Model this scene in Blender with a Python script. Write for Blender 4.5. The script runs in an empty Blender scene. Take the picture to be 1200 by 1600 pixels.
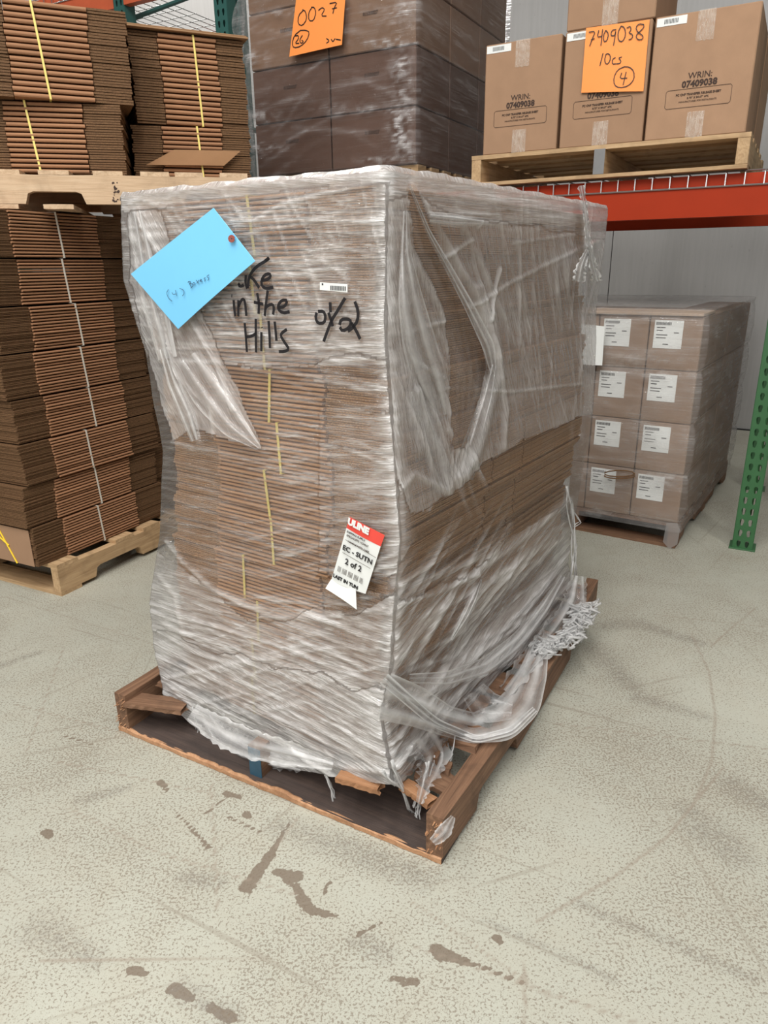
import bpy, bmesh, math, random
import numpy as np
from mathutils import Vector, Matrix
sc = bpy.context.scene
COL = sc.collection
# ------------------------------------------------------------------ camera
H = 1.22
F = 1109.0
def _cam_basis():
    d = np.array([40.0, -3200.0, -F]); d /= np.linalg.norm(d)
    up = -d
    Y = np.array([0, 0, -1.0]); Y = Y - up * (Y @ up); Y /= np.linalg.norm(Y)
    return np.stack([np.cross(Y, up), Y, up])
R = _cam_basis()
cam = bpy.data.cameras.new('camera'); cam.sensor_fit = 'HORIZONTAL'; cam.sensor_width = 36
cam.lens = 36 * F / 1200; cam.clip_start = 0.02
co = bpy.data.objects.new('camera', cam); COL.objects.link(co)
M4 = Matrix([[*R[0], 0], [*R[1], 0], [*R[2], H], [0, 0, 0, 1]])
co.matrix_world = M4; sc.camera = co
# ------------------------------------------------------------------ light
sc.view_settings.view_transform = 'Standard'; sc.view_settings.look = 'None'
sc.view_settings.gamma = 1; sc.view_settings.use_curve_mapping = False
sc.view_settings.exposure = -0.30
sc.cycles.transparent_max_bounces = 24; sc.cycles.max_bounces = 8
W = bpy.data.worlds.new('world'); sc.world = W; W.use_nodes = True
W.node_tree.nodes['Background'].inputs[0].default_value = (0.93, 0.95, 1.0, 1)
W.node_tree.nodes['Background'].inputs[1].default_value = 0.09
def area(name, loc, tgt, sx, sy, power, col=(1, 1, 1)):
    l = bpy.data.lights.new(name, 'AREA'); l.shape = 'RECTANGLE'; l.size = sx; l.size_y = sy
    l.energy = power; l.color = col
    o = bpy.data.objects.new(name, l); COL.objects.link(o); o.location = loc
    o.rotation_euler = (Vector(tgt) - Vector(loc)).to_track_quat('-Z', 'Y').to_euler()
    return o
area('ceiling_strip_light', (-2.2, -0.8, 5.0), (-2.2, -0.4, 0), 0.30, 5.0, 190, (1, .97, .93))
area('ceiling_strip_light', (-0.3, -1.2, 5.0), (-0.3, -0.6, 0), 0.30, 5.0, 190, (1, .97, .93))
area('ceiling_strip_light', (1.9, -1.2, 5.0), (1.9, -0.6, 0), 0.30, 5.0, 90, (1, .97, .93))
area('ceiling_strip_light', (-2.6, 6.3, 5.6), (-2.4, 7.6, 1.5), 3.0, 0.3, 240, (1, .97, .93))
area('ceiling_bounce_fill', (-0.6, -1.6, 6.0), (-0.4, -0.6, 0), 6.0, 4.5, 300, (1, .98, .95))  # added soft panel standing in for light bounced off the ceiling
area('front_left_fill_light', (-3.4, -4.2, 2.6), (-0.1, 1.6, 0.8), 2.2, 1.6, 150, (1, .98, .96))  # added front-left fill to brighten upright faces; no window known there
area('dock_door_daylight', (5.4, -2.4, 1.9), (0.3, 1.9, 0.9), 1.2, 2.2, 34, (.84, .92, 1))
# ------------------------------------------------------------------ pixel helpers (points of the photo's real planes)
Cc = np.array([600., 800.])
def ray(px, py): return R @ np.array([px - 600., -(py - 800.), -F])
def floor_pt(px, py, z=0.0):
    v = ray(px, py); return v[:2] * ((z - H) / v[2])
def on_plane(px, py, P, d, off=0.0):
    P = np.array(P[:2], float); d = np.array(d[:2], float)
    n = np.array([d[1], -d[0]]); n = n / np.linalg.norm(n)
    if n @ P > 0: n = -n
    P = P + n * off
    v = ray(px, py); t = (n @ P) / (n @ v[:2]); q = v * t; q[2] += H; return q
def proj(P):
    P = np.asarray(P, float).copy(); P[..., 2] -= H
    c = P @ R
    return 600 + F * c[..., 0] / -c[..., 2], 800 - F * c[..., 1] / -c[..., 2]
def u2(v): v = np.array(v, float); return v / np.linalg.norm(v)
# ------------------------------------------------------------------ materials
def new_mat(name):
    m = bpy.data.materials.new(name); m.use_nodes = True; nt = m.node_tree
    return m, nt, nt.nodes['Principled BSDF'], nt.nodes['Material Output']
class NB:
    def __init__(s, nt): s.nt = nt
    def n(s, t, **k):
        nd = s.nt.nodes.new(t)
        for a, b in k.items(): setattr(nd, a, b)
        return nd
    def l(s, a, b): s.nt.links.new(a, b)
    def math(s, op, a, b=None, clamp=False):
        nd = s.n('ShaderNodeMath', operation=op, use_clamp=clamp)
        for i, v in enumerate((a, b)):
            if v is None: continue
            if isinstance(v, (int, float)): nd.inputs[i].default_value = v
            else: s.l(v, nd.inputs[i])
        return nd.outputs[0]
    def noise(s, vec, scale, detail=4, rough=.55, dist=0, map_scale=None):
        if map_scale is not None:
            mp = s.n('ShaderNodeMapping'); mp.inputs['Scale'].default_value = map_scale
            s.l(vec, mp.inputs['Vector']); vec = mp.outputs[0]
        nd = s.n('ShaderNodeTexNoise'); nd.inputs['Scale'].default_value = scale
        nd.inputs['Detail'].default_value = detail; nd.inputs['Roughness'].default_value = rough
        nd.inputs['Distortion'].default_value = dist
        s.l(vec, nd.inputs['Vector']); return nd.outputs['Fac']
    def ramp(s, fac, stops):
        nd = s.n('ShaderNodeValToRGB'); cr = nd.color_ramp
        while len(cr.elements) < len(stops): cr.elements.new(0.5)
        for e, (p, c) in zip(cr.elements, stops):
            e.position = p; e.color = (*c, 1) if not isinstance(c, (int, float)) else (c, c, c, 1)
        s.l(fac, nd.inputs[0]); return nd.outputs[0]
    def mix(s, fac, a, b, blend='MIX'):
        nd = s.n('ShaderNodeMix', data_type='RGBA', blend_type=blend)
        if isinstance(fac, (int, float)): nd.inputs[0].default_value = fac
        else: s.l(fac, nd.inputs[0])
        for i, v in ((6, a), (7, b)):
            if isinstance(v, tuple): nd.inputs[i].default_value = (*v[:3], 1)
            else: s.l(v, nd.inputs[i])
        return nd.outputs[2]
    def bump(s, h, strength, dist=0.002, prev=None):
        nd = s.n('ShaderNodeBump'); nd.inputs['Strength'].default_value = strength
        nd.inputs['Distance'].default_value = dist; s.l(h, nd.inputs['Height'])
        if prev is not None: s.l(prev, nd.inputs['Normal'])
        return nd.outputs[0]
def plain(name, col, rough=.6, metal=0, spec=.5, vary=.12, nscale=30, coord='Object'):
    m, nt, p, o = new_mat(name); b = NB(nt); tc = b.n('ShaderNodeTexCoord')
    f = b.noise(tc.outputs[coord], nscale, 5)
    c = b.mix(f, tuple(x * (1 - vary) for x in col), tuple(min(1, x * (1 + vary)) for x in col))
    b.l(c, p.inputs['Base Color']); p.inputs['Roughness'].default_value = rough
    p.inputs['Metallic'].default_value = metal; p.inputs['Specular IOR Level'].default_value = spec
    return m
def wood(name, dark, mid, light, rough=.75):
    m, nt, p, o = new_mat(name); b = NB(nt); tc = b.n('ShaderNodeTexCoord')
    oi = b.n('ShaderNodeObjectInfo')
    ad = b.n('ShaderNodeVectorMath', operation='ADD')
    b.l(tc.outputs['Object'], ad.inputs[0]); b.l(oi.outputs['Random'], ad.inputs[1])
    v = ad.outputs[0]
    g = b.noise(v, 1, 6, .6, 1.5, (2.5, 45, 45))
    g2 = b.noise(v, 1, 5, .6, .6, (8, 240, 240))
    blot = b.noise(v, 9, 4, .6, .8)
    c = b.ramp(g, [(.25, dark), (.5, mid), (.75, light)])
    c = b.mix(b.ramp(g2, [(.35, 0.0), (.7, .35)]), c, dark)
    c = b.mix(b.ramp(blot, [(.5, 0.0), (.75, .5)]), c, tuple(x * .55 for x in dark))
    rv = b.math('MULTIPLY', oi.outputs['Random'], .28)
    c = b.mix(rv, c, tuple(x * .75 for x in mid))
    b.l(c, p.inputs['Base Color']); p.inputs['Roughness'].default_value = rough
    b.l(b.bump(g2, .5, .002), p.inputs['Normal'])
    return m
def kraft(name, col, edge=False, rough=.8):
    m, nt, p, o = new_mat(name); b = NB(nt); tc = b.n('ShaderNodeTexCoord')
    oi = b.n('ShaderNodeObjectInfo')
    v = tc.outputs['Object']
    f = b.noise(v, 14, 5)
    fine = b.noise(v, 1, 3, .6, 0, (400, 400, 60))
    c = b.mix(f, tuple(x * .84 for x in col), tuple(x * 1.14 for x in col))
    if edge:
        fl = b.noise(v, 1, 2, .5, 0, (260, 260, 420))
        c = b.mix(b.ramp(fl, [(.42, .75), (.58, 0.0)]), c, tuple(x * .36 for x in col))
    c = b.mix(b.math('MULTIPLY', fine, .25), c, tuple(x * .7 for x in col))
    c = b.mix(b.math('MULTIPLY', oi.outputs['Random'], .45), c, tuple(x * .66 for x in col))
    b.l(c, p.inputs['Base Color']); p.inputs['Roughness'].default_value = rough
    p.inputs['Specular IOR Level'].default_value = .25
    b.l(b.bump(fine, .25, .001), p.inputs['Normal'])
    return m
FOLD = kraft('kraft_fold', (.37, .19, .10))
EDGE = kraft('kraft_raw_edge', (.20, .108, .052), True)
FOLDM = kraft('kraft_fold_pale', (.52, .295, .155))
EDGEM = kraft('kraft_raw_edge_pale', (.52, .30, .155), True)
CARTON = kraft('carton_kraft', (.40, .245, .15))
CARTOND = kraft('carton_kraft_brown_shaded', (.13, .075, .055))
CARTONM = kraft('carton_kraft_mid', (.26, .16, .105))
CARTONW = kraft('carton_kraft_grey', (.32, .22, .155))
W_PINE = wood('pallet_pine', (.32, .19, .09), (.55, .37, .20), (.68, .48, .28))
W_NEW = wood('pallet_pine_clean', (.42, .28, .16), (.62, .44, .28), (.72, .55, .37))
W_OLD = wood('pallet_old_brown', (.085, .045, .025), (.20, .105, .058), (.33, .19, .11))
W_DARK = wood('pallet_weathered_board', (.035, .025, .022), (.075, .052, .043), (.12, .08, .06))
W_RAW = wood('pallet_fresh_split_wood', (.28, .13, .06), (.50, .27, .14), (.62, .38, .22))
W_SPLIT = wood('pallet_split_board', (.20, .09, .04), (.38, .19, .09), (.50, .29, .16))
BLUEP = plain('blue_paint_worn', (.03, .09, .14), .6, vary=.5)
INK = plain('black_marker_ink', (.012, .010, .012), .5, vary=.3)
PRINT = plain('carton_print_ink', (.05, .028, .02), .8)
PENCIL = plain('pencil_line', (.05, .12, .20), .8)
WHITEP = plain('white_paper', (.78, .80, .78), .6, vary=.04)
BLUECARD = plain('sky_blue_card', (.20, .60, .93), .65, vary=.02)
REDL = plain('label_red', (.75, .07, .05), .45, vary=.08)
ORANGE = plain('orange_paper', (1.0, .32, .07), .6, vary=.03)
STRAPY = plain('yellow_strap', (.80, .66, .20), .45)
STRAPW = plain('white_strap', (.66, .62, .54), .45)
STRAPYY = plain('bright_yellow_strap', (.85, .60, .03), .45)
GREEN = plain('rack_green', (.030, .115, .040), .42, vary=.18, nscale=14)
TEAL = plain('rack_teal', (.03, .105, .092), .42, vary=.18, nscale=14)
RACKO = plain('rack_orange', (.34, .028, .004), .6, spec=.2, vary=.15, nscale=5)
RACKO2 = plain('rack_orange_dusty', (.58, .12, .05), .5, vary=.3, nscale=7)
WIRE = plain('galvanised_wire', (.42, .42, .42), .35, .8)
RING = plain('brown_reinforcement_ring', (.30, .08, .06), .6)
STEEL = plain('grey_steel_channel', (.20, .20, .20), .45, .5)
DIMP = plain('dark_dust_paper', (.10, .08, .06), .8)

def wall_mat():
    m, nt, p, o = new_mat('grey_wall_panel'); b = NB(nt); tc = b.n('ShaderNodeTexCoord')
    v = tc.outputs['Object']
    f = b.noise(v, 1, 5, .6, 0, (.6, 40, 2.2)); sp = b.noise(v, 26, 5, .7)
    c = b.mix(f, (.36, .355, .345), (.47, .465, .455))
    c = b.mix(b.ramp(sp, [(.62, 0.0), (.75, .35)]), c, (.22, .2, .18))
    b.l(c, p.inputs['Base Color']); p.inputs['Roughness'].default_value = .42
    return m
def tape_mat():
    m, nt, p, o = new_mat('clear_packing_tape'); b = NB(nt); tc = b.n('ShaderNodeTexCoord')
    v = tc.outputs['Object']
    st = b.noise(v, 1, 3, .6, .8, (300, 300, 30)); bl = b.noise(v, 40, 3)
    p.inputs['Base Color'].default_value = (.78, .66, .55, 1); p.inputs['Roughness'].default_value = .14
    p.inputs['Specular IOR Level'].default_value = .9
    b.l(b.bump(st, .8, .003), p.inputs['Normal'])
    tr = b.n('ShaderNodeBsdfTransparent'); mx = b.n('ShaderNodeMixShader')
    b.l(b.ramp(b.math('ADD', st, b.math('MULTIPLY', bl, .5)), [(.5, .10), (.95, .62)]), mx.inputs[0])
    b.l(tr.outputs[0], mx.inputs[1]); b.l(p.outputs[0], mx.inputs[2]); b.l(mx.outputs[0], o.inputs[0])
    return m
TAPE = tape_mat()
def film_mat(name, tint=(.93, .92, .91), rough=.22, gloss=.30, along=15, across=200, bs=1.0, thr=(.50, .70), base=.55, gr=.09):
    """stretch film: haze comes from the 'haze' attribute (film thickness, plus painted glints on the rack load), fine streaks run along 'flow'"""
    m, nt, p, o = new_mat(name); b = NB(nt)
    hz = b.n('ShaderNodeAttribute', attribute_name='haze').outputs['Fac']
    fl = b.n('ShaderNodeAttribute', attribute_name='flow').outputs['Vector']
    s1 = b.noise(fl, 1, 4, .62, 1.1, (along, across, across))
    s2 = b.noise(fl, 1, 3, .6, .3, (along * .45, across * .30, 1))
    s3 = b.noise(fl, 1, 2, .5, .6, (along * 3.5, across * 1.3, 1))
    big = b.noise(fl, 11, 4, .65, .5)
    sA = b.ramp(s1, [(thr[0], 0.0), (thr[1], 1.0)])
    sB = b.ramp(s2, [(.46, 0.0), (.74, 1.0)])
    sC = b.ramp(big, [(.34, 0.0), (.68, 1.0)])
    st = b.math('MULTIPLY', sA, b.math('ADD', b.math('MULTIPLY', sC, .8), .2))
    fine = b.n('ShaderNodeAttribute', attribute_name='fine').outputs['Fac']
    st = b.math('MULTIPLY', st, fine); sB = b.math('MULTIPLY', sB, fine)
    k = b.math('ADD', b.math('MULTIPLY', st, 1.35), b.math('MULTIPLY', sB, .45))
    k = b.math('ADD', k, b.math('ADD', b.math('MULTIPLY', sC, .30), b.math('ADD', base, b.math('MULTIPLY', fine, -.12))))
    fac = b.math('MULTIPLY', hz, k, True)
    hgt = b.math('ADD', b.math('MULTIPLY', s1, .55), b.math('ADD', b.math('MULTIPLY', s2, .9), b.math('MULTIPLY', s3, .30)))
    nrm = b.bump(hgt, bs, .007)
    p.inputs['Base Color'].default_value = (*tint, 1); p.inputs['Roughness'].default_value = rough
    p.inputs['Specular IOR Level'].default_value = .7
    b.l(nrm, p.inputs['Normal'])
    tl = b.n('ShaderNodeBsdfTranslucent'); tl.inputs['Color'].default_value = (.85, .85, .86, 1)
    bd = b.n('ShaderNodeMixShader'); bd.inputs[0].default_value = .35
    b.l(p.outputs[0], bd.inputs[1]); b.l(tl.outputs[0], bd.inputs[2])
    tr = b.n('ShaderNodeBsdfTransparent'); m1 = b.n('ShaderNodeMixShader')
    b.l(fac, m1.inputs[0]); b.l(tr.outputs[0], m1.inputs[1]); b.l(bd.outputs[0], m1.inputs[2])
    gl = b.n('ShaderNodeBsdfGlossy'); gl.inputs['Roughness'].default_value = gr
    b.l(nrm, gl.inputs['Normal'])
    lw = b.n('ShaderNodeLayerWeight'); lw.inputs['Blend'].default_value = .25; b.l(nrm, lw.inputs['Normal'])
    gf = b.math('ADD', b.math('MULTIPLY', lw.outputs['Fresnel'], gloss * 2.2), b.math('MULTIPLY', st, gloss * 1.3), True)
    m2 = b.n('ShaderNodeMixShader')
    b.l(gf, m2.inputs[0]); b.l(m1.outputs[0], m2.inputs[1]); b.l(gl.outputs[0], m2.inputs[2])
    b.l(m2.outputs[0], o.inputs[0])
    return m
FILM = film_mat('stretch_film')
FILMC = film_mat('stretch_film_clear_shelf', (.80, .78, .78), .2, .14, 3, 110, 1.0, gr=.06, base=.25)
FILMG = film_mat('stretch_film_grey', (.60, .59, .585), .3, .08, 4, 90, .5)
FILMD = film_mat('stretch_film_drape', (.93, .93, .92), .25, .16, 5, 60, .5, (.35, .8), base=.6)
# ------------------------------------------------------------------ object helpers
def link(o, parent=None):
    COL.objects.link(o)
    if parent is not None: o.parent = parent
    return o
def mesh_obj(name, verts, faces, mat, parent=None, mids=None, mats=None, smooth=False):
    me = bpy.data.meshes.new(name); me.from_pydata([tuple(map(float, v)) for v in verts], [], faces)
    for m in (mats or [mat]): me.materials.append(m)
    if mids is not None: me.polygons.foreach_set('material_index', mids)
    if smooth: me.polygons.foreach_set('use_smooth', [True] * len(me.polygons))
    me.update()
    return link(bpy.data.objects.new(name, me), parent)
def tag(o, label, cat, group=None, kind=None):
    if label: o['label'] = label
    if cat: o['category'] = cat
    if group: o['group'] = group
    if kind: o['kind'] = kind
    return o
def empty(name, loc, rz, label=None, cat=None, group=None):
    o = bpy.data.objects.new(name, None); COL.objects.link(o); o.location = loc; o.rotation_euler = (0, 0, rz)
    o.empty_display_size = .1
    return tag(o, label, cat, group)
class MB:
    """collects boxes, polygons and tubes of ONE part"""
    def __init__(s): s.v = []; s.f = []; s.m = []
    def box(s, x0, x1, y0, y1, z0, z1, mi=0, bev=0.0):
        b = len(s.v)
        if bev <= 0:
            s.v += [(x, y, z) for z in (z0, z1) for y in (y0, y1) for x in (x0, x1)]
            q = [(0, 2, 3, 1), (4, 5, 7, 6), (0, 1, 5, 4), (2, 6, 7, 3), (0, 4, 6, 2), (1, 3, 7, 5)]
            s.f += [tuple(b + i for i in t) for t in q]; s.m += [mi] * 6
        else:
            bm = bmesh.new(); bmesh.ops.create_cube(bm, size=1)
            bmesh.ops.scale(bm, vec=(x1 - x0, y1 - y0, z1 - z0), verts=bm.verts)
            bmesh.ops.translate(bm, vec=((x0 + x1) / 2, (y0 + y1) / 2, (z0 + z1) / 2), verts=bm.verts)
            bmesh.ops.bevel(bm, geom=list(bm.edges), offset=bev, segments=1, affect='EDGES', profile=.5)
            bm.verts.ensure_lookup_table()
            s.v += [tuple(v.co) for v in bm.verts]
            for f in bm.faces: s.f.append(tuple(b + v.index for v in f.verts)); s.m.append(mi)
            bm.free()
        return s
    def prism(s, pts, axis, t0, t1, mi=0):
        """pts: 2-D outline (ccw seen against +axis), extruded along axis 'x','y' or 'z'"""
        b = len(s.v); n = len(pts)
        for t in (t0, t1):
            for (p, q) in pts:
                s.v.append({'y': (p, t, q), 'x': (t, p, q), 'z': (p, q, t)}[axis])
        s.f.append(tuple(b + i for i in range(n))[::-1]); s.f.append(tuple(b + n + i for i in range(n)))
        for i in range(n):
            j = (i + 1) % n; s.f.append((b + i, b + j, b + n + j, b + n + i))
        s.m += [mi] * (n + 2); return s
    def tube(s, pts, r, seg=6, mi=0):
        pts = [Vector(p) for p in pts]; b = len(s.v); n = len(pts)
        rs = r if isinstance(r, (list, tuple)) else [r] * n
        for i, p in enumerate(pts):
            d = (pts[min(i + 1, n - 1)] - pts[max(i - 1, 0)]).normalized()
            a = d.orthogonal().normalized() if abs(d.z) > .9 else d.cross(Vector((0, 0, 1))).normalized()
            c = d.cross(a)
            for k in range(seg):
                t = 2 * math.pi * k / seg; s.v.append(tuple(p + (a * math.cos(t) + c * math.sin(t)) * rs[i]))
        for i in range(n - 1):
            for k in range(seg):
                k2 = (k + 1) % seg
                s.f.append((b + i * seg + k, b + i * seg + k2, b + (i + 1) * seg + k2, b + (i + 1) * seg + k)); s.m.append(mi)
        s.f.append(tuple(b + k for k in range(seg))[::-1]); s.f.append(tuple(b + (n - 1) * seg + k for k in range(seg)))
        s.m += [mi, mi]; return s
    def build(s, name, mats, parent=None, smooth=False):
        if not isinstance(mats, (list, tuple)): mats = [mats]
        return mesh_obj(name, s.v, s.f, None, parent, s.m, mats, smooth)
def ribbon(name, lines, width, normal, mat, parent=None, thick=.0006):
    """pen strokes: each polyline (3-D points on a flat sheet) becomes a thin raised stroke, all in one mesh"""
    V, Fc = [], []; nrm = Vector(normal).normalized()
    for pts in lines:
        pts = [Vector(p) for p in pts]; b = len(V); n = len(pts)
        for i, p in enumerate(pts):
            d = (pts[min(i + 1, n - 1)] - pts[max(i - 1, 0)]).normalized()
            sd = nrm.cross(d).normalized() * (width / 2)
            V += [tuple(p - sd), tuple(p + sd), tuple(p + sd + nrm * thick), tuple(p - sd + nrm * thick)]
        for i in range(n - 1):
            a = b + 4 * i; c = a + 4
            for k in range(4):
                k2 = (k + 1) % 4; Fc.append((a + k, a + k2, c + k2, c + k))
        Fc.append((b, b + 3, b + 2, b + 1)); e = b + 4 * (n - 1); Fc.append((e, e + 1, e + 2, e + 3))
    return mesh_obj(name, V, Fc, mat, parent)
def text(name, body, size, origin, xd, yd, mat, parent=None, sx=1.0, bold=0.0, align='CENTER', ext=.0004):
    cu = bpy.data.curves.new(name, 'FONT'); cu.body = body; cu.size = size; cu.align_x = align; cu.align_y = 'CENTER'
    cu.offset = bold; cu.extrude = ext; cu.resolution_u = 2
    t = bpy.data.objects.new(name, cu); COL.objects.link(t)
    dg = bpy.context.evaluated_depsgraph_get()
    me = bpy.data.meshes.new_from_object(t.evaluated_get(dg))
    bpy.data.objects.remove(t); bpy.data.curves.remove(cu)
    X = Vector(xd).normalized(); Y = Vector(yd).normalized(); Z = X.cross(Y)
    mt = Matrix(((X[0] * sx, Y[0], Z[0], origin[0]), (X[1] * sx, Y[1], Z[1], origin[1]), (X[2] * sx, Y[2], Z[2], origin[2]), (0, 0, 0, 1)))
    me.transform(mt); me.materials.clear(); me.materials.append(mat)
    return link(bpy.data.objects.new(name, me), parent)
def quad_sheet(name, c4, mat, parent=None, n=8, thick=.0007, bend=0.0, side=None, smooth=True):
    """a sheet through four corners TL,TR,BR,BL with a little bend and real thickness"""
    c4 = [Vector(p) for p in c4]; nrm = (c4[1] - c4[0]).cross(c4[3] - c4[0]).normalized()
    if side is not None and nrm.dot(Vector(side)) < 0: nrm = -nrm
    V = []
    for k in (0, 1):
        for j in range(n + 1):
            for i in range(n + 1):
                a, b = i / n, j / n
                p = c4[0] * (1 - a) * (1 - b) + c4[1] * a * (1 - b) + c4[2] * a * b + c4[3] * (1 - a) * b
                V.append(tuple(p + nrm * (bend * math.sin(math.pi * a) * (.3 + .7 * b) + k * thick)))
    N = (n + 1) * (n + 1); Fc = []
    for k in (0, 1):
        for j in range(n):
            for i in range(n):
                a = k * N + j * (n + 1) + i; q = (a, a + 1, a + n + 2, a + n + 1); Fc.append(q if k else q[::-1])
    rim = [i for i in range(n + 1)] + [j * (n + 1) + n for j in range(1, n + 1)] + [n * (n + 1) + i for i in range(n - 1, -1, -1)] + [j * (n + 1) for j in range(n - 1, 0, -1)]
    for i in range(len(rim)):
        a, b = rim[i], rim[(i + 1) % len(rim)]; Fc.append((a, b, b + N, a + N))
    return mesh_obj(name, V, Fc, mat, parent, smooth=False)
# ------------------------------------------------------------------ the room
wd = u2(np.array([2.602 - 2.7536, 5.4325 - 5.3325]) * 1.0)
RACK_G = np.array([1.566, 2.967]); RV = u2((-.8723, .4889)); RN = np.array([RV[1], -RV[0]])
RACK_RZ = math.atan2(RN[1], RN[0])
def floor_mesh():
    xs = np.concatenate([np.linspace(-7, -1.5, 12)[:-1], np.arange(-1.5, 1.9, .009), np.linspace(1.92, 8, 12)])
    ys = np.concatenate([np.linspace(-4, .55, 8)[:-1], np.arange(.55, 2.7, .009), np.linspace(2.75, 11, 14)])
    X, Y = np.meshgrid(xs, ys); nx, ny = len(xs), len(ys)
    P = np.stack([X.ravel(), Y.ravel(), np.zeros(X.size)], 1)
    idx = np.arange(nx * ny).reshape(ny, nx)
    Fc = np.stack([idx[:-1, :-1].ravel(), idx[:-1, 1:].ravel(), idx[1:, 1:].ravel(), idx[1:, :-1].ravel()], 1)
    me = bpy.data.meshes.new('floor'); me.from_pydata(P.tolist(), [], Fc.tolist())
    def seg(val, a, b, r0, r1=None):
        r1 = r0 if r1 is None else r1; r0 *= .68; r1 *= .68
        a = floor_pt(*a); b = floor_pt(*b); ab = b - a
        t = np.clip(((P[:, :2] - a) @ ab) / (ab @ ab), 0, 1)
        d = np.linalg.norm(P[:, :2] - (a + t[:, None] * ab), axis=1)
        r = r0 + (r1 - r0) * t
        return np.maximum(val, np.clip(1.25 - d / r * .75, 0, 1))
    brown = np.zeros(len(P)); grey = np.zeros(len(P)); scr = np.zeros(len(P))
    for s in [((428, 1326), (388, 1384), .012, .026), ((430, 1362), (462, 1372), .014, .028), ((460, 1384), (482, 1418), .014, .02), ((482, 1420), (532, 1434), .016, .008),
              ((456, 1280), (428, 1326), .004, .008), ((506, 1398), (514, 1378), .006, .006), ((686, 1488), (700, 1492), .028, .02), ((700, 1494), (745, 1508), .016, .008), ((745, 1508), (830, 1540), .008, .004),
              ((270, 1262), (328, 1325), .004, .009), ((352, 1240), (376, 1246), .014, .008), ((384, 1272), (388, 1276), .014), ((358, 1278), (408, 1300), .006, .004), ((318, 1274), (356, 1244), .003, .006),
              ((250, 1222), (262, 1236), .016, .006), ((616, 1528), (650, 1540), .012, .008), ((272, 1545), (300, 1560), .02, .012), ((330, 1575), (362, 1592), .014, .014), ((775, 1465), (782, 1472), .012),
              ((205, 1515), (230, 1522), .014, .008), 
              ((70, 1300), (78, 1306), .014), ((560, 1460), (600, 1440), .008, .004), ((100, 1150), (150, 1165), .006, .004), ((645, 1530), (650, 1534), .01)]:
        brown = seg(brown, *s)
    for s in [((940, 978), (1000, 975), .05, .05), ((1000, 975), (1095, 1005), .05, .028), ((1075, 1265), (1150, 1335), .04, .05), ((1100, 1300), (1140, 1320), .06, .06), ((290, 1370), (345, 1380), .03, .02),
              ((560, 1470), (600, 1490), .03, .03), ((280, 1545), (360, 1590), .03, .03), ((930, 1015), (990, 1075), .07, .04), ((0, 1040), (60, 1020), .03, .02), ((130, 1250), (200, 1230), .03, .02), ((1000, 1090), (1100, 1120), .04, .03), ((60, 1450), (150, 1500), .05, .03), ((1080, 870), (1200, 840), .05, .05), ((440, 1290), (660, 1370), .05, .05), ((1150, 1230), (1200, 1260), .05, .05), ((760, 1440), (960, 1530), .012, .012), ((900, 1410), (1180, 1530), .016, .016)]:
        grey = seg(grey, *s)
    arc = [(1080, 990), (1108, 1050), (1118, 1120), (1112, 1190), (1085, 1255), (1040, 1310), (960, 1370), (840, 1440)]
    for a, b in zip(arc[:-1], arc[1:]): scr = seg(scr, a, b, .0065)
    for a, b in [((1020, 960), (1200, 980)), ((1180, 950), (1110, 1010)), ((0, 930), (250, 1010)), ((20, 1100), (250, 1160)), ((860, 1130), (1200, 1170)), ((100, 1010), (40, 1180)), ((650, 1480), (1000, 1600)), ((330, 1220), (340, 1420)), ((1090, 1250), (1130, 1200)), ((105, 1262), (240, 1330)), ((240, 1330), (470, 1400)), ((60, 1500), (420, 1500)), ((645, 1410), (860, 1560)), ((820, 1500), (820, 1600)), ((464, 1280), (430, 1325)), ((90, 1190), (330, 1240))]: scr = seg(scr, a, b, .0055)
    for nm, ar in (('brown', brown), ('smear', grey), ('scratch', scr)):
        at = me.attributes.new(nm, 'FLOAT', 'POINT'); at.data.foreach_set('value', ar.astype(np.float32))
    m, nt, p, o = new_mat('worn_painted_concrete'); b = NB(nt); tc = b.n('ShaderNodeTexCoord'); v = tc.outputs['Object']
    big = b.noise(v, 1.3, 4, .6, .4); mid = b.noise(v, 9, 5, .65, .3)
    c = b.mix(big, (.385, .385, .322), (.49, .495, .422))
    c = b.mix(b.ramp(mid, [(.4, 0.0), (.75, .45)]), c, (.40, .375, .30))
    # pitted paint: small brown pits, denser in worn patches
    pit = b.noise(v, 190, 3, .62, .25); dens = b.noise(v, 2.1, 4, .6, .5)
    at = lambda n: b.n('ShaderNodeAttribute', attribute_name=n).outputs['Fac']
    th = b.math('ADD', b.math('ADD', pit, b.math('MULTIPLY', dens, .30)), b.math('MULTIPLY', at('smear'), .045))
    pm = b.ramp(th, [(.690, 0.0), (.735, 1.0)])
    c = b.mix(b.math('MULTIPLY', pm, .70), c, (.19, .155, .115))
    pit2 = b.noise(v, 420, 2, .5)
    c = b.mix(b.ramp(b.math('ADD', pit2, b.math('MULTIPLY', dens, .2)), [(.66, 0.0), (.74, .45)]), c, (.25, .21, .16))
    wrn = b.noise(v, 24, 6, .75, .3); wm = b.ramp(wrn, [(.60, 0.0), (.68, .7)])
    c = b.mix(b.math('MULTIPLY', wm, b.ramp(dens, [(.45, 0.0), (.65, .6)])), c, (.30, .25, .19))
    at = lambda n: b.n('ShaderNodeAttribute', attribute_name=n).outputs['Fac']
    wob = b.noise(v, 34, 6, .7)
    br = b.ramp(b.math('ADD', at('brown'), b.math('MULTIPLY', b.math('SUBTRACT', wob, .5), 1.9)), [(.50, 0.0), (.56, 1.0)])
    c = b.mix(b.math('MULTIPLY', br, .85), c, (.17, .13, .095))
    sm = b.math('MULTIPLY', b.math('MULTIPLY', at('smear'), b.ramp(b.noise(v, 60, 5, .75, .3), [(.40, .05), (.60, 1.0)])), .42)
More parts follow.
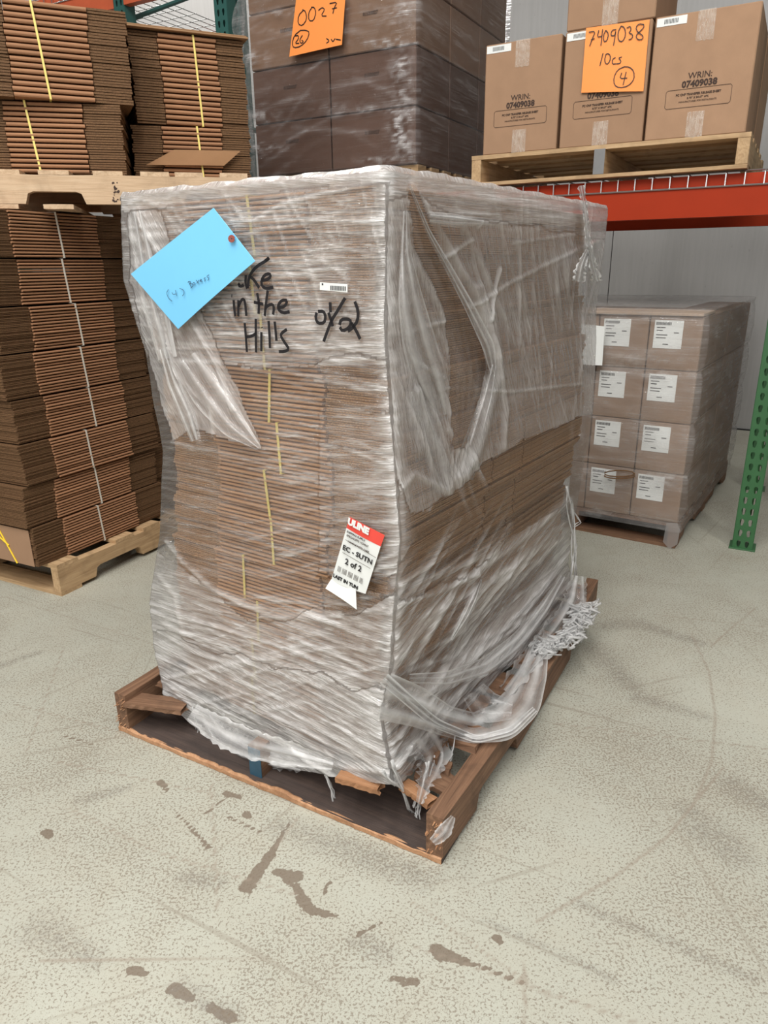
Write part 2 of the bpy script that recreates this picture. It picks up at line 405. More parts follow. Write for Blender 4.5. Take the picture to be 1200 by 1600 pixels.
    c = b.mix(sm, c, (.20, .185, .16))
    sn = b.math('MULTIPLY', b.ramp(at('scratch'), [(.3, 0.0), (.9, 1.0)]), .55)
    c = b.mix(sn, c, (.28, .23, .18))
    # long thin random scratches
    for ang, sc_, st_ in ((.5, 1.0, .45), (-.9, .8, .4), (1.5, .7, .35), (-.3, 1.3, .4)):
        mp = b.n('ShaderNodeMapping'); mp.inputs['Rotation'].default_value = (0, 0, ang); b.l(v, mp.inputs['Vector'])
        s_ = b.noise(mp.outputs[0], 1, 2, .5, .15, (.9 * sc_, 42, 1))
        c = b.mix(b.math('MULTIPLY', b.ramp(s_, [(.675, 0.0), (.73, 1.0)]), st_), c, (.27, .24, .19))
    ch = b.noise(v, 60, 4, .7); c = b.mix(b.ramp(ch, [(.68, 0.0), (.72, .5)]), c, (.60, .60, .52))
    b.l(c, p.inputs['Base Color'])
    rr = b.ramp(mid, [(.3, .48), (.7, .62)]); b.l(rr, p.inputs['Roughness'])
    p.inputs['Specular IOR Level'].default_value = .35
    b.l(b.bump(b.math('MULTIPLY', pm, -1), .25, .002), p.inputs['Normal'])
    me.materials.append(m); o_ = link(bpy.data.objects.new('floor', me)); tag(o_, 'worn pale grey-green painted concrete floor', 'floor', kind='structure')
floor_mesh()
WB = RACK_G + RN * 2.65
mb = MB()
for i in range(-4, 14):
    mb.box(0, .12, i * 1.22 + .003, (i + 1) * 1.22 - .003, 0, 5.5, bev=.002)
wl = mb.build('wall_back', wall_mat()); wl.location = (*WB, 0); wl.rotation_euler = (0, 0, RACK_RZ)
tag(wl, 'pale grey panelled wall behind the racks', 'wall', kind='structure')
mb = MB(); mb.box(-.012, 0, -4.8, 17.0, 0, .01)
o = mb.build('trim_1', plain('dark_joint', (.03, .03, .03), .8)); o.location = (*WB, 0); o.rotation_euler = (0, 0, RACK_RZ)
tag(o, 'dark joint where wall meets floor', 'trim', kind='structure')
# ------------------------------------------------------------------ pallet rack
def rack():
    rt = empty('pallet_rack', (*RACK_G, 0), RACK_RZ, 'green-posted pallet rack with orange beams along the grey back wall', 'rack')
    def post(y0, x0, mat, hgt, front=True):
        w = .083; V = []; Fc = []; cell = .0508; nz = int(hgt / cell)
        for k in range(nz):
            for c_ in range(2):
                ya = y0 + c_ * w / 2; yb = ya + w / 2; za = k * cell; zb = za + cell; ym = (ya + yb) / 2; zm = (za + zb) / 2
                cx = ym + (.004 if c_ == 0 else -.004)
                out = [(ya, za), (ym, za), (yb, za), (yb, zm), (yb, zb), (ym, zb), (ya, zb), (ya, zm)]
                inn = [(cx - .0045, zm - .014), (cx, zm - .017), (cx + .0045, zm - .014), (cx + .0085, zm + .004), (cx + .0065, zm + .013), (cx, zm + .016), (cx - .0065, zm + .013), (cx - .0085, zm + .004)]
                b = len(V); V += [(x0, p, q) for p, q in out] + [(x0, p, q) for p, q in inn] + [(x0 + .003, p, q) for p, q in inn]
                for i in range(8):
                    j = (i + 1) % 8; Fc.append((b + i, b + 8 + i, b + 8 + j, b + j)); Fc.append((b + 8 + i, b + 16 + i, b + 16 + j, b + 8 + j))
        m_ = MB(); m_.v = V; m_.f = Fc; m_.m = [0] * len(Fc); top = nz * cell
        m_.box(x0, x0 + .075, y0 - .001, y0 + .0015, 0, top); m_.box(x0, x0 + .075, y0 + w - .0015, y0 + w + .001, 0, top)
        m_.box(x0 + .073, x0 + .075, y0, y0 + .02, 0, top); m_.box(x0 + .073, x0 + .075, y0 + w - .02, y0 + w, 0, top)
        p = m_.build('upright_post', mat, rt)
        MB().box(x0 - .012, x0 + .09, y0 - .012, y0 + w + .012, 0, .006, bev=.001).build('foot_plate', mat, p)
        return p
    for y0, mt in ((-.083, GREEN), (2.68, TEAL), (3.40, TEAL), (6.05, TEAL)):
        post(y0, 0, mt, 3.4); post(y0, 1.0, mt, 3.4)
        for k, z in enumerate((.15, .75, 1.35, 1.95, 2.55)):
            m_ = MB(); m_.tube([(.06, y0 + .04, z), (1.02, y0 + .04, z + (.45 if k % 2 == 0 else 0))], .014); m_.build('brace', mt, rt)
    def beam(y0, y1, x0, z0, z1, mat):
        zz = z1 - .042
        pr = [(x0, z0), (x0 + .045, z0), (x0 + .045, z1), (x0 + .016, z1), (x0 + .014, zz + .004), (x0, zz)]
        pr = [(a, b) for a, b in pr]
        m_ = MB(); m_.prism(pr, 'y', y0, y1); return m_.build('beam', mat, rt)
    beam(0.0, 2.68, -.004, 1.392, 1.548, RACKO); beam(0.0, 2.68, 1.02, 1.392, 1.548, RACKO)
    beam(2.763, 3.40, -.004, 2.60, 2.74, RACKO2); beam(3.483, 6.05, -.004, 2.595, 2.735, RACKO2); beam(3.483, 6.05, 1.02, 2.595, 2.735, RACKO2)
    beam(0.0, 2.68, -.004, 3.0, 3.14, RACKO)
    for y in (3.9, 4.75, 5.5):
        MB().box(.04, 1.03, y, y + .05, 2.66, 2.725).build('deck_channel', STEEL, rt)
rack()
def wire_deck(y0, y1, z, label):
    m_ = MB(); r = .0028
    n = int((y1 - y0) / .066)
    for i in range(n + 1):
        y = y0 + i * (y1 - y0) / n
        m_.tube([(1.05, y, z), (-.002, y, z), (-.009, y, z - .004), (-.009, y, z - .05)], r, 4)
    for i in range(10):
        x = .02 + i * .112; m_.tube([(x, y0, z + r * 1.6), (x, y1, z + r * 1.6)], r, 4)
    m_.tube([(-.009, y0, z - .05), (-.009, y1, z - .05)], r * 1.15, 4)
    o = m_.build('wire_deck', WIRE); o.location = (*RACK_G, 0); o.rotation_euler = (0, 0, RACK_RZ); return tag(o, label, 'wire deck')
wire_deck(.02, 1.33, 1.553, 'wire mesh deck under the pallet of orange-noted cartons')
wire_deck(1.36, 2.66, 1.553, 'wire mesh deck under the shrink-wrapped dark cartons')
wire_deck(3.50, 6.0, 2.74, 'wire mesh shelf deck high in the top left corner')
# ------------------------------------------------------------------ pallets
def rough_board(L, w, t, rnd, jag=0.0, mat=None, name='deck_board', parent=None, loc=(0, 0, 0), axis='y', nails=True, ends=(0, 0)):
    """board of length L; ends may be jagged; local X runs along the board"""
    n = 14; V = []; Fc = []
    for i in range(n + 1):
        x = L * i / n
        for j, (a, c) in enumerate([(-.5, 0), (-.17, 0), (.17, 0), (.5, 0), (.5, 1), (.17, 1), (-.17, 1), (-.5, 1)]):
            xx = x
            if i == 0 and ends[0]: xx += rnd.uniform(0, ends[0])
            if i == n and ends[1]: xx -= rnd.uniform(0, ends[1])
            V.append((xx + rnd.uniform(-1, 1) * .0008, a * w + rnd.uniform(-1, 1) * .0009 * (1 + jag), c * t + rnd.uniform(-1, 1) * .0005))
    for i in range(n):
        for j in range(8):
            k = (j + 1) % 8; Fc.append((i * 8 + j, i * 8 + k, (i + 1) * 8 + k, (i + 1) * 8 + j)[::-1])
    Fc.append(tuple(range(8))); Fc.append(tuple(n * 8 + k for k in range(8))[::-1])
    o = mesh_obj(name, V, Fc, mat, parent); o.location = loc
    if axis == 'y': o.rotation_euler = (0, 0, math.pi / 2)
    return o
def stringer(L, y, w, h, mat, parent, notch=True, z0=0.0, bow=0.0, name='stringer', rnd=None, nt=((.125, .315), (.69, .88))):
    pts = [(0, 0)]
    if notch:
        for a, a_ in nt:
            x0 = a * L; x1 = a_ * L
            pts += [(x0, 0), (x0 + .012, h * .36), (x0 + .03, h * .43), (x1 - .03, h * .43), (x1 - .012, h * .36), (x1, 0)]
    pts += [(L, 0), (L, h)]
    k = 12
    pts += [(L * (1 - i / k), h + (rnd.uniform(-.0015, .0015) if rnd else 0)) for i in range(1, k + 1)]
    m_ = MB(); m_.prism(pts[::-1], 'y', 0, w)
    if bow:
        m_.v = [(x, yy + bow * math.sin(math.pi * min(1, max(0, x / L))), z) for x, yy, z in m_.v]
    o = m_.build(name, mat, parent); o.location = (0, y, z0); return o
def pallet(label, loc, rz, L, Wd, mat, sy, sh, tops, bots, seed=1, group=None, t=.016, bt=.016, name='wooden_pallet', bw=.09):
    rnd = random.Random(seed); rt = empty(name, loc, rz, label, 'pallet', group)
    for y in sy: stringer(L, y, .038, sh, mat, rt, True, bt, rnd=rnd)
    for x in tops: rough_board(Wd, bw, t, rnd, 0, mat, 'deck_board', rt, (x + bw / 2, 0, bt + sh))
    for x in bots: rough_board(Wd, bw, bt, rnd, 0, mat, 'bottom_board', rt, (x + bw / 2, 0, 0))
    return rt
# left floor pallet (long side = stringer seen with its notches)
dR = u2((.609, .793)) if False else u2((.451, .893)); dL = np.array([-dR[1], dR[0]])
LP = np.array([-1.2775, 2.5486])
rzS = math.atan2(dR[1], dR[0])
pl = pallet('light pine pallet on the floor at the left under the tall unwrapped stack', (*LP, 0), rzS, 1.40, 1.02, W_PINE, (0, .49, .982), .10,
            (0, .30, .46, .62, .78, .94, 1.10, 1.30), (0, .65, 1.30), 3, bw=.10)
# ------------------------------------------------------------------ bundles of flattened boxes
def flat_box_mesh(Wd, D, s1, s2, p, fold, edge, slots, seed, jag=.0025):
    rnd = random.Random(seed); m_ = MB()
    h = p * .66; z0 = p * .12
    lip = -.004
    # folded middle panels: one rounded lip
    pr = [(lip + .0015, z0), (D, z0), (D, z0 + h), (lip + .0015, z0 + h), (lip - .0008, z0 + h * .62), (lip - .0008, z0 + h * .34)]
    m_.prism(pr[::-1], 'y', s1, s2, 0)
    for (a, b) in ((0.0, s1 - .002), (s2 + .002, Wd)):
        for k in (0, 1):
            zz = p * (.04 + .48 * k); th = p * .38; dj = rnd.uniform(.0015, .0055)
            ja = rnd.uniform(-.0015, .0015)
            aa = a + ja if a == 0 else a; bb = b + ja if b == Wd else b
            cuts = [dj] + [c for c in slots] + [D + rnd.uniform(-.003, .003)]
            for i in range(len(cuts) - 1):
                x0 = cuts[i] + (.004 if i else 0); x1 = cuts[i + 1] - (.004 if i < len(cuts) - 2 else 0)
                m_.box(x0, x1, aa, bb, zz, zz + th, 1)
    me = bpy.data.meshes.new('flattened_box'); me.from_pydata(m_.v, [], m_.f)
    me.materials.append(fold); me.materials.append(edge); me.polygons.foreach_set('material_index', m_.m); me.update()
    return me
def strap_ring(parent, y, w, D, h, mat, tilt=0.0, x0=-.0075):
    """thin band right round the bundle; tilt leans its front run"""
    t = .0014; V = []; Fc = []
    ring_o = [(x0, -.001), (D + .004, -.001), (D + .004, h + .001), (x0, h + .001)]
    ring_i = [(x0 + t, .0004), (D + .002, .0004), (D + .002, h - .0004), (x0 + t, h - .0004)]
    for yy in (y - w / 2, y + w / 2):
        for (x, z) in ring_o + ring_i: V.append((x, yy + (tilt * (z / h - .5) if x < .1 else 0), z))
    for i in range(4):
        j = (i + 1) % 4
        Fc += [(i, j, 8 + j, 8 + i), (4 + j, 4 + i, 12 + i, 12 + j), (j, i, 4 + i, 4 + j), (8 + i, 8 + j, 12 + j, 12 + i)]
    return mesh_obj('strap', V, Fc, mat, parent)
def bundle(label, group, loc, rz, meshes, nb, p, D, Wd, strap_y, smat, rnd, tilt=0.0, jx=.003, jy=.0035, scale_last=True, name='cardboard_bundle', sw=.007):
    rt = empty(name, loc, rz, label, 'bundle of flattened boxes', group)
    slide = rnd.uniform(-.006, .006)
    for i in range(nb):
        me = meshes[rnd.randrange(len(meshes))]
        o = bpy.data.objects.new('flattened_box', me); COL.objects.link(o); o.parent = rt
        k = i / max(1, nb - 1)
        o.location = (rnd.uniform(-jx, jx), slide * (k - .5) * 2 + rnd.uniform(-jy, jy), i * p)
    strap_ring(rt, strap_y, sw, D, nb * p, smat, tilt)
    return rt
rnd = random.Random(11)
ORD = ['bottom', 'second', 'third', 'fourth', 'fifth', 'sixth', 'seventh', 'eighth', 'ninth', 'tenth', 'eleventh']
# -- left tall stack: two columns, eight bundles each
SW = .684; SD = .98; SP = 1.425 - .134; bh = SP / 8; nb = 14; sp = (bh - .0045) / nb
ms = [flat_box_mesh(SW, SD, .164, .547, sp, FOLD, EDGE, (.37, .55), 20 + i) for i in range(4)]
K = np.array([-1.337, 2.532]) ; rzB = math.atan2(dL[1], dL[0])
strap_px = [(157, 820), (154, 770), (138, 708), (144, 645), (130, 578), (122, 510), (104, 435), (92, 360)]
for col in (0, 1):
    for i in range(8):
        z = .134 + i * bh
        sh = [0.0, -.012, .006, .012, -.006, .010, .0, -.008][i] + (0 if col == 0 else rnd.uniform(-.01, .01))
        base = K + dR * (SW + col * (SW + .034) + sh) + dL * (rnd.uniform(-.010, .010) + (.05 if col else 0))
        if col == 0:
            q = on_plane(*strap_px[i], K, dR); sy = SW - ((q[:2] - K) @ dR) + sh
            lab = 'strapped flattened-box bundle in the tall unwrapped left stack, %s from the pallet up' % ORD[i]
            if i == 7: lab = 'topmost strapped flattened-box bundle of the left stack, right under the upper pallet'
        else:
            sy = .34; lab = 'flattened-box bundle in the column behind the left stack, %s from the floor pallet' % ORD[i]
        b_ = bundle(lab, 'bundles on the left floor pallet', (*base, z), rzB, ms, nb, sp, SD, SW, sy, STRAPW, rnd, tilt=.012)
        if col == 0 and i == 0:
            s_ = MB().box(.02, .60, SW + .003, SW + .007, .0, .150, bev=.0008).build('kraft_side_panel', CARTON, b_)
            s_['label'] = 'flat tan kraft panel on the bundle side'
        if col == 0 and i in (0, 1):
            m_ = MB()
            if i == 0:
                m_.tube([(.115, SW + .0095, .0), (.205, SW + .0095, bh)], .003, 6)
                m_.tube([(.145, SW + .0095, .07), (.30, SW + .0095, bh)], .003, 6)
            else:
                m_.tube([(.205, SW + .0075, .0), (.26, SW + .0075, bh * .9)], .003, 6)
            s_ = m_.build('side_strap', STRAPYY, b_); s_['label'] = 'bright yellow side strap'
# -- upper left pallet standing on that stack
PR = np.array(ray(386, 267)[:2]); PR = PR * (2.90 / PR[1]); P0 = np.array(ray(0, 263)[:2]); P0 = P0 * (2.70 / P0[1])
ud = u2(PR - P0); urz = math.atan2(-ud[1], -ud[0])     # local x runs leftwards from the right end, local y towards the camera
# frame: x = -ud , y = rot90(x) = (-x.y, x.x)
yv = np.array([ud[1], -ud[0]])                      # towards the camera
UB = PR - yv * 1.02
up = empty('wooden_pallet', (*UB, 1.4255), urz, 'pale pine pallet high on the left, standing on the tall unwrapped stack', 'pallet')
rp = random.Random(5)
for y in (0, .49, .982): stringer(1.24, y, .038, .094, W_NEW, up, True, .016, rnd=rp, nt=((.09 / 1.24, .235 / 1.24), (.575 / 1.24, .775 / 1.24), (1.03 / 1.24, 1.15 / 1.24)))
for x in (.0, .16, .28, .44, .62, .78, .92, 1.12): rough_board(1.02, .10, .015, rp, 0, W_NEW, 'deck_board', up, (x + .05, 0, .110))
for x in (.0, .35, .62, .80, 1.12): rough_board(1.02, .10, .015, rp, 0, W_NEW, 'bottom_board', up, (x + .05, 0, 0))
o = MB().box(.0, .07, 0, .002, 0, .09).build('dark_stamp', DIMP, None); bpy.data.objects.remove(o)
# stamped marks on the stringer face
def stamp(parent):
    rn = random.Random(8); V = []; Fc = []
    for k in range(16):
        cx = .468 + rn.uniform(-.012, .016); cz = .045 + rn.uniform(-.02, .045); s = rn.uniform(.002, .006); b = len(V)
        for i in range(7):
            a = i / 7 * 2 * math.pi; rr = s * rn.uniform(.5, 1.3); V.append((cx + rr * math.cos(a), 1.0207, cz + rr * math.sin(a)))
        Fc.append(tuple(range(b, b + 7)))
    return mesh_obj('ink_stamp', V, Fc, PRINT, parent)
stamp(up)
# -- bundles on the upper pallet
BW = .52; BD = .78
def up_bundle(px, py, Y, th, z, nb, p, strap_px, label, W_=BW, tilt=0.0):
    v = ray(px, py)[:2]; Rr = v * (Y / v[1]); d = np.array([math.cos(th), math.sin(th)])
    rz = math.atan2(-d[1] * 0 + math.cos(th), -math.sin(th))   # x axis = (-sin,cos)
    me = [flat_box_mesh(W_, BD, W_ * .25, W_ * .75, p, FOLD, EDGE, (.3, .48), 40 + nb + i) for i in range(3)]
    q = on_plane(*strap_px, Rr, d); sy = (Rr - q[:2]) @ d
    return bundle(label, 'bundles on the upper left pallet', (*Rr, z), rz, me, nb, p, BD, W_, sy, STRAPY, rnd, tilt=tilt, jx=.004, jy=.004), Rr, d
zt = 1.4255 + .1255
up_bundle(191, 200, 2.90, math.radians(14), zt, 14, .0165, (50, 205), 'yellow-strapped flattened boxes directly on the upper left pallet at the frame edge', tilt=.02)
up_bundle(201, 90, 2.93, math.radians(24), zt + 14 * .0165 + .001, 16, .0183, (65, 90), 'upper yellow-strapped bundle of flattened boxes at the top left frame edge', tilt=.02)
up_bundle(389, 210, 3.22, math.radians(18), zt, 12, .0165, (310, 205), 'short yellow-strapped bundle with drooping flap on the upper left pallet', W_=.455, tilt=.01)
b4, Rr4, d4 = up_bundle(383, 110, 3.25, math.radians(24), zt + 12 * .0165 + .004, 17, .0182, (308, 115), 'yellow-strapped bundle beneath an overhanging loose sheet, left of the wrapped cartons', W_=.435, tilt=.01)
hz = 17 * .0182
m_ = MB(); m_.box(-.022, .76, -.015, .452, hz + .004, hz + .010, bev=.001); m_.box(-.018, .75, -.010, .448, hz + .011, hz + .015, bev=.001)
o = m_.build('loose_cardboard_sheet', kraft('kraft_sheet', (.36, .21, .11))); o.matrix_world = Matrix.Translation((*Rr4, zt + 12 * .0165 + .004)) @ Matrix.Rotation(math.atan2(math.cos(math.radians(24)), -math.sin(math.radians(24))), 4, 'Z')
tag(o, 'loose flat cardboard sheet lying on the right upper bundle, its edge overhanging', 'cardboard sheet')
# drooping flap between the right bundles and the pallet
v = ray(230, 256)[:2]; A_ = np.array([*(v * (3.0 / v[1])), zt + .002])
q = [on_plane(px, py, Rr4, (math.cos(.3), math.sin(.3)), .05) for px, py in ((272, 234), (376, 236), (350, 259), (228, 258))]
o = quad_sheet('cardboard_flap', q, kraft('kraft_flap', (.36, .20, .10)), None, 4, .003, 0.004, (0, -1, 0))
tag(o, 'tan cardboard flap hanging below the short bundle over the upper left pallet', 'cardboard flap')
# ------------------------------------------------------------------ main pallet, broken
A0 = np.array([.115, 1.197]); mrz = math.atan2(.871, .491)
mp_ = empty('wooden_pallet', (*A0, 0), mrz, 'broken dark brown wooden pallet under the big wrapped load in the middle', 'pallet')
rm = random.Random(9)
s_ = stringer(1.36, -.002, .040, .105, W_OLD, mp_, True, .016, bow=-.022, rnd=rm)
o = stringer(1.32, .500, .038, .085, W_OLD, mp_, False, .016, rnd=rm); o.location = (.018, .500, .016)
stringer(1.34, .950, .040, .105, W_OLD, mp_, True, .016, rnd=rm)
o = MB().box(.0155, .018, .500, .538, .002, .098, bev=.001).build('painted_end', BLUEP, mp_); o['label'] = 'blue painted stringer end'
o = MB().box(-.01, .0, -.004, .037, .012, .10).build('x', W_RAW, None); bpy.data.objects.remove(o)
# bottom boards
for x, w in ((0.0, .15), (.62, .10), (1.22, .12)):
    o = rough_board(.99, w, .016, rm, 1, W_DARK, 'bottom_board', mp_, (x + w / 2, 0, 0))
# bright splintered front edge of the front bottom board
V = []; Fc = []; n = 60
for i in range(n + 1):
    y = .99 * i / n; a = rm.uniform(-.002, .002); h = .0155 + rm.uniform(-.002, .002) + (.005 if .40 < i / n < .46 else 0)
    V += [(-.003 + a * .6, y, .001), (-.003 + a * .6, y, h * .8), (.002, y, h + .0015), (.006, y, h)]
for i in range(n):
    for j in range(3): Fc.append((i * 4 + j, (i + 1) * 4 + j, (i + 1) * 4 + j + 1, i * 4 + j + 1)[::-1])
o = mesh_obj('splintered_edge', V, Fc, W_RAW, mp_); o['label'] = 'bright freshly split edge of the front board'
# top deck boards; the leading one is broken away, stubs remain
dbz = .121
for x, w, y0, L, e in ((.185, .07, .08, .13, (.03, .03)), (.27, .085, .015, .95, (.012, .004)), (.40, .08, .05, .92, (.03, 0)), (.53, .09, .012, .97, (0, 0)), (.68, .085, .02, .96, (0, 0)), (.82, .09, .012, .97, (0, 0)), (.98, .09, .015, .96, (0, 0)), (1.20, .10, .008, .97, (.006, 0))):
    o = rough_board(L, w, .017, rm, 2, W_OLD, 'deck_board', mp_, (x, y0, dbz), ends=e)
for x, y0, L, w, rz_, z in ((.03, .16, .12, .030, 1.72, .104), (.045, .04, .10, .032, 1.30, .098), (.11, .005, .12, .05, 1.45, .092), (.10, .12, .24, .030, 1.50, .116), (.125, .22, .30, .022, 1.62, .119), (.07, .30, .16, .026, 1.35, .112), (.13, .035, .12, .05, 1.2, .085), (.17, .05, .10, .04, 1.75, .098), (.08, .79, .20, .06, 1.9, .082), (.13, .78, .16, .05, 1.65, .10)):
    o = rough_board(L, w, .013, rm, 1.2, W_SPLIT if w < .035 else W_OLD, 'broken_board_piece', mp_, (x, y0, z), ends=(.035, .03)); o.rotation_euler = (0.05, -.04, rz_)
# splinters on both stringer ends
for (yy, x0) in ((.0, 0), (.95, 0)):
    m_ = MB()
    for k in range(22):
        y = yy + rm.uniform(.002, .036); z = rm.uniform(.02, .118); l = rm.uniform(.01, .035)
        m_.tube([(x0 + .02, y, z), (x0 - l * .35, y + rm.uniform(-.004, .004), z + rm.uniform(-.006, .006))], [.004, .0008], 4)
    m_.build('splinters', W_RAW, mp_)
m_ = MB()
for x in (.27, .40, .53, .68, .82, .98, 1.2):
    for dx in (-.02, .02):
        m_.tube([(x + dx, .035, dbz + .015), (x + dx, .035, dbz + .0195)], .0035, 8)
m_.build('nail_heads', STEEL, mp_)
# ------------------------------------------------------------------ main load bundles
C0 = np.array([.010, 1.300]); th = math.radians(55.4); VB = np.array([math.cos(th), math.sin(th)]); VA = np.array([-VB[1], VB[0]])
def C3(a, b, z): return np.array([*(C0 + VA * a + VB * b), z])
zk = [0.0, .14, .24, .38, .57, .72, .81, 1.04, 1.20, 1.36]
tab_near = ([.14, .2, .3, .45, .6, .72, .85, 1.1, 1.36], [.0, .010, .028, .0, -.010, -.024, -.014, .006, .0])
tab_left = ([.10, .127, .24, .38, .57, .81, 1.04, 1.20, 1.36], [.765, .762, .784, .772, .70, .645, .667, .712, .690])
tab_right = ([.1, .34, .61, .79, 1.06, 1.19, 1.365], [1.13, 1.06, 1.055, 1.085, 1.11, 1.125, 1.12])
def a0(z): return np.interp(z, *tab_near)
def a1(z): return np.interp(z, *tab_left)
def b1(z): return np.interp(z, *tab_right)
ML = 11; mh = (1.352 - .1385) / ML; MW = .645; MD = 1.05; mnb = 12; mp = mh / mnb
mm = [flat_box_mesh(MW, MD, .155, .485, mp, FOLDM, EDGEM, (.43, .61), 60 + i) for i in range(4)]
mstrap = [(396, 1140), (397, 1088), (403, 1025), (379, 928), (422, 860), (413, 778), (431, 702), (416, 620), (407, 560), (388, 440), (386, 345)]
mrzB = math.atan2(VB[1], VB[0])
for i in range(ML):
    z = .1385 + i * mh; zm = z + mh / 2
    ca = (a0(zm) + a1(zm)) / 2; ca = ca if zm > .45 else a0(zm) + .012 + MW / 2 + .02
    aa = ca - MW / 2 + (.004 if zm > .45 else 0); q = on_plane(*mstrap[i], C0, VA); sy = (q[:2] - C0) @ VA - aa
    base = C0 + VA * aa + VB * (.016)
    lab = 'strapped flattened-box bundle inside the big central wrapped load, %s from its pallet' % ORD[i]
    if i == ML - 1: lab = 'topmost strapped bundle of flattened boxes inside the big central wrapped load'
    bundle(lab, 'bundles inside the central wrapped load', (*base, z), mrzB, mm, mnb, mp, MD, MW, min(max(sy, .05), MW - .05), STRAPY, rnd, tilt=rnd.uniform(-.012, .012), jx=.004, sw=.0065, name='cardboard_bundle')
# ------------------------------------------------------------------ stretch film of the main load
rg = np.random.default_rng(4)
def vnoise(x, y, seed=0):
    g = np.random.default_rng(seed).random((256, 256))
    xi = np.floor(x).astype(int); yi = np.floor(y).astype(int); fx = x - xi; fy = y - yi
    fx = fx * fx * (3 - 2 * fx); fy = fy * fy * (3 - 2 * fy)
    a = g[xi % 256, yi % 256]; b = g[(xi + 1) % 256, yi % 256]; c = g[xi % 256, (yi + 1) % 256]; d = g[(xi + 1) % 256, (yi + 1) % 256]
    return (a * (1 - fx) + b * fx) * (1 - fy) + (c * (1 - fx) + d * fx) * fy
def inpoly(x, y, poly, soft=0.0):
    r = np.zeros(x.shape, bool); n = len(poly)
    for i in range(n):
        x1, y1 = poly[i]; x2, y2 = poly[(i + 1) % n]
        c = ((y1 > y) != (y2 > y)) & (x < (x2 - x1) * (y - y1) / (y2 - y1 + 1e-9) + x1); r ^= c
    return r
def segd(x, y, a, b):
    ax, ay = a; bx, by = b; dx, dy = bx - ax, by - ay
    t = np.clip(((x - ax) * dx + (y - ay) * dy) / (dx * dx + dy * dy + 1e-9), 0, 1)
    return np.hypot(x - ax - t * dx, y - ay - t * dy), t
def crease(hz, dp, x, y, a, b, w, dh, h):
    h = h * .45
    m = (x > min(a[0], b[0]) - 4 * w) & (x < max(a[0], b[0]) + 4 * w) & (y > min(a[1], b[1]) - 4 * w) & (y < max(a[1], b[1]) + 4 * w)
    if not m.any(): return
    d, t = segd(x[m], y[m], a, b); g = np.exp(-(d / w) ** 2) * np.sin(np.pi * np.clip(.08 + t * .84, 0, 1)) ** .5
    hz[m] += dh * g; dp[m] += h * g
def film_object(name, P, nx, ny, hz, flow, mat, parent, wrap=False, smooth=True, fine=None):
    idx = np.arange(nx * ny).reshape(ny, nx)
    A, B = idx[:-1, :-1], idx[:-1, 1:]; Cx, D = idx[1:, 1:], idx[1:, :-1]
    Fc = np.stack([A.ravel(), B.ravel(), Cx.ravel(), D.ravel()], 1)
    if wrap:
        Fc = np.concatenate([Fc, np.stack([idx[:-1, -1], idx[:-1, 0], idx[1:, 0], idx[1:, -1]], 1)])
    me = bpy.data.meshes.new(name); me.from_pydata(P.reshape(-1, 3).tolist(), [], Fc.tolist())
    at = me.attributes.new('haze', 'FLOAT', 'POINT'); at.data.foreach_set('value', np.clip(hz.ravel(), 0, 1.2).astype(np.float32))
    at = me.attributes.new('flow', 'FLOAT_VECTOR', 'POINT'); at.data.foreach_set('vector', np.concatenate([flow.reshape(-1, 2), np.zeros((flow.size // 2, 1))], 1).astype(np.float32).ravel())
    at = me.attributes.new('fine', 'FLOAT', 'POINT'); at.data.foreach_set('value', (np.full(hz.size, .7) if fine is None else fine.ravel()).astype(np.float32))
    me.polygons.foreach_set('use_smooth', [smooth] * len(me.polygons)); me.materials.append(mat); me.update()
    return link(bpy.data.objects.new(name, me), parent)
wrap = empty('stretch_wrap', (0, 0, 0), 0, 'clear and milky stretch film wrapped round the big central load of flattened boxes', 'stretch film')
hem_L = [on_plane(px, py, C0, VA) for px, py in ((612, 1219), (560, 1212), (520, 1207), (470, 1203), (430, 1196), (395, 1184), (350, 1160), (330, 1140), (300, 1112), (280, 1085), (262, 1062))]
hl_s = [((q[:2] - C0) @ VA) for q in hem_L]; hl_z = [q[2] for q in hem_L]
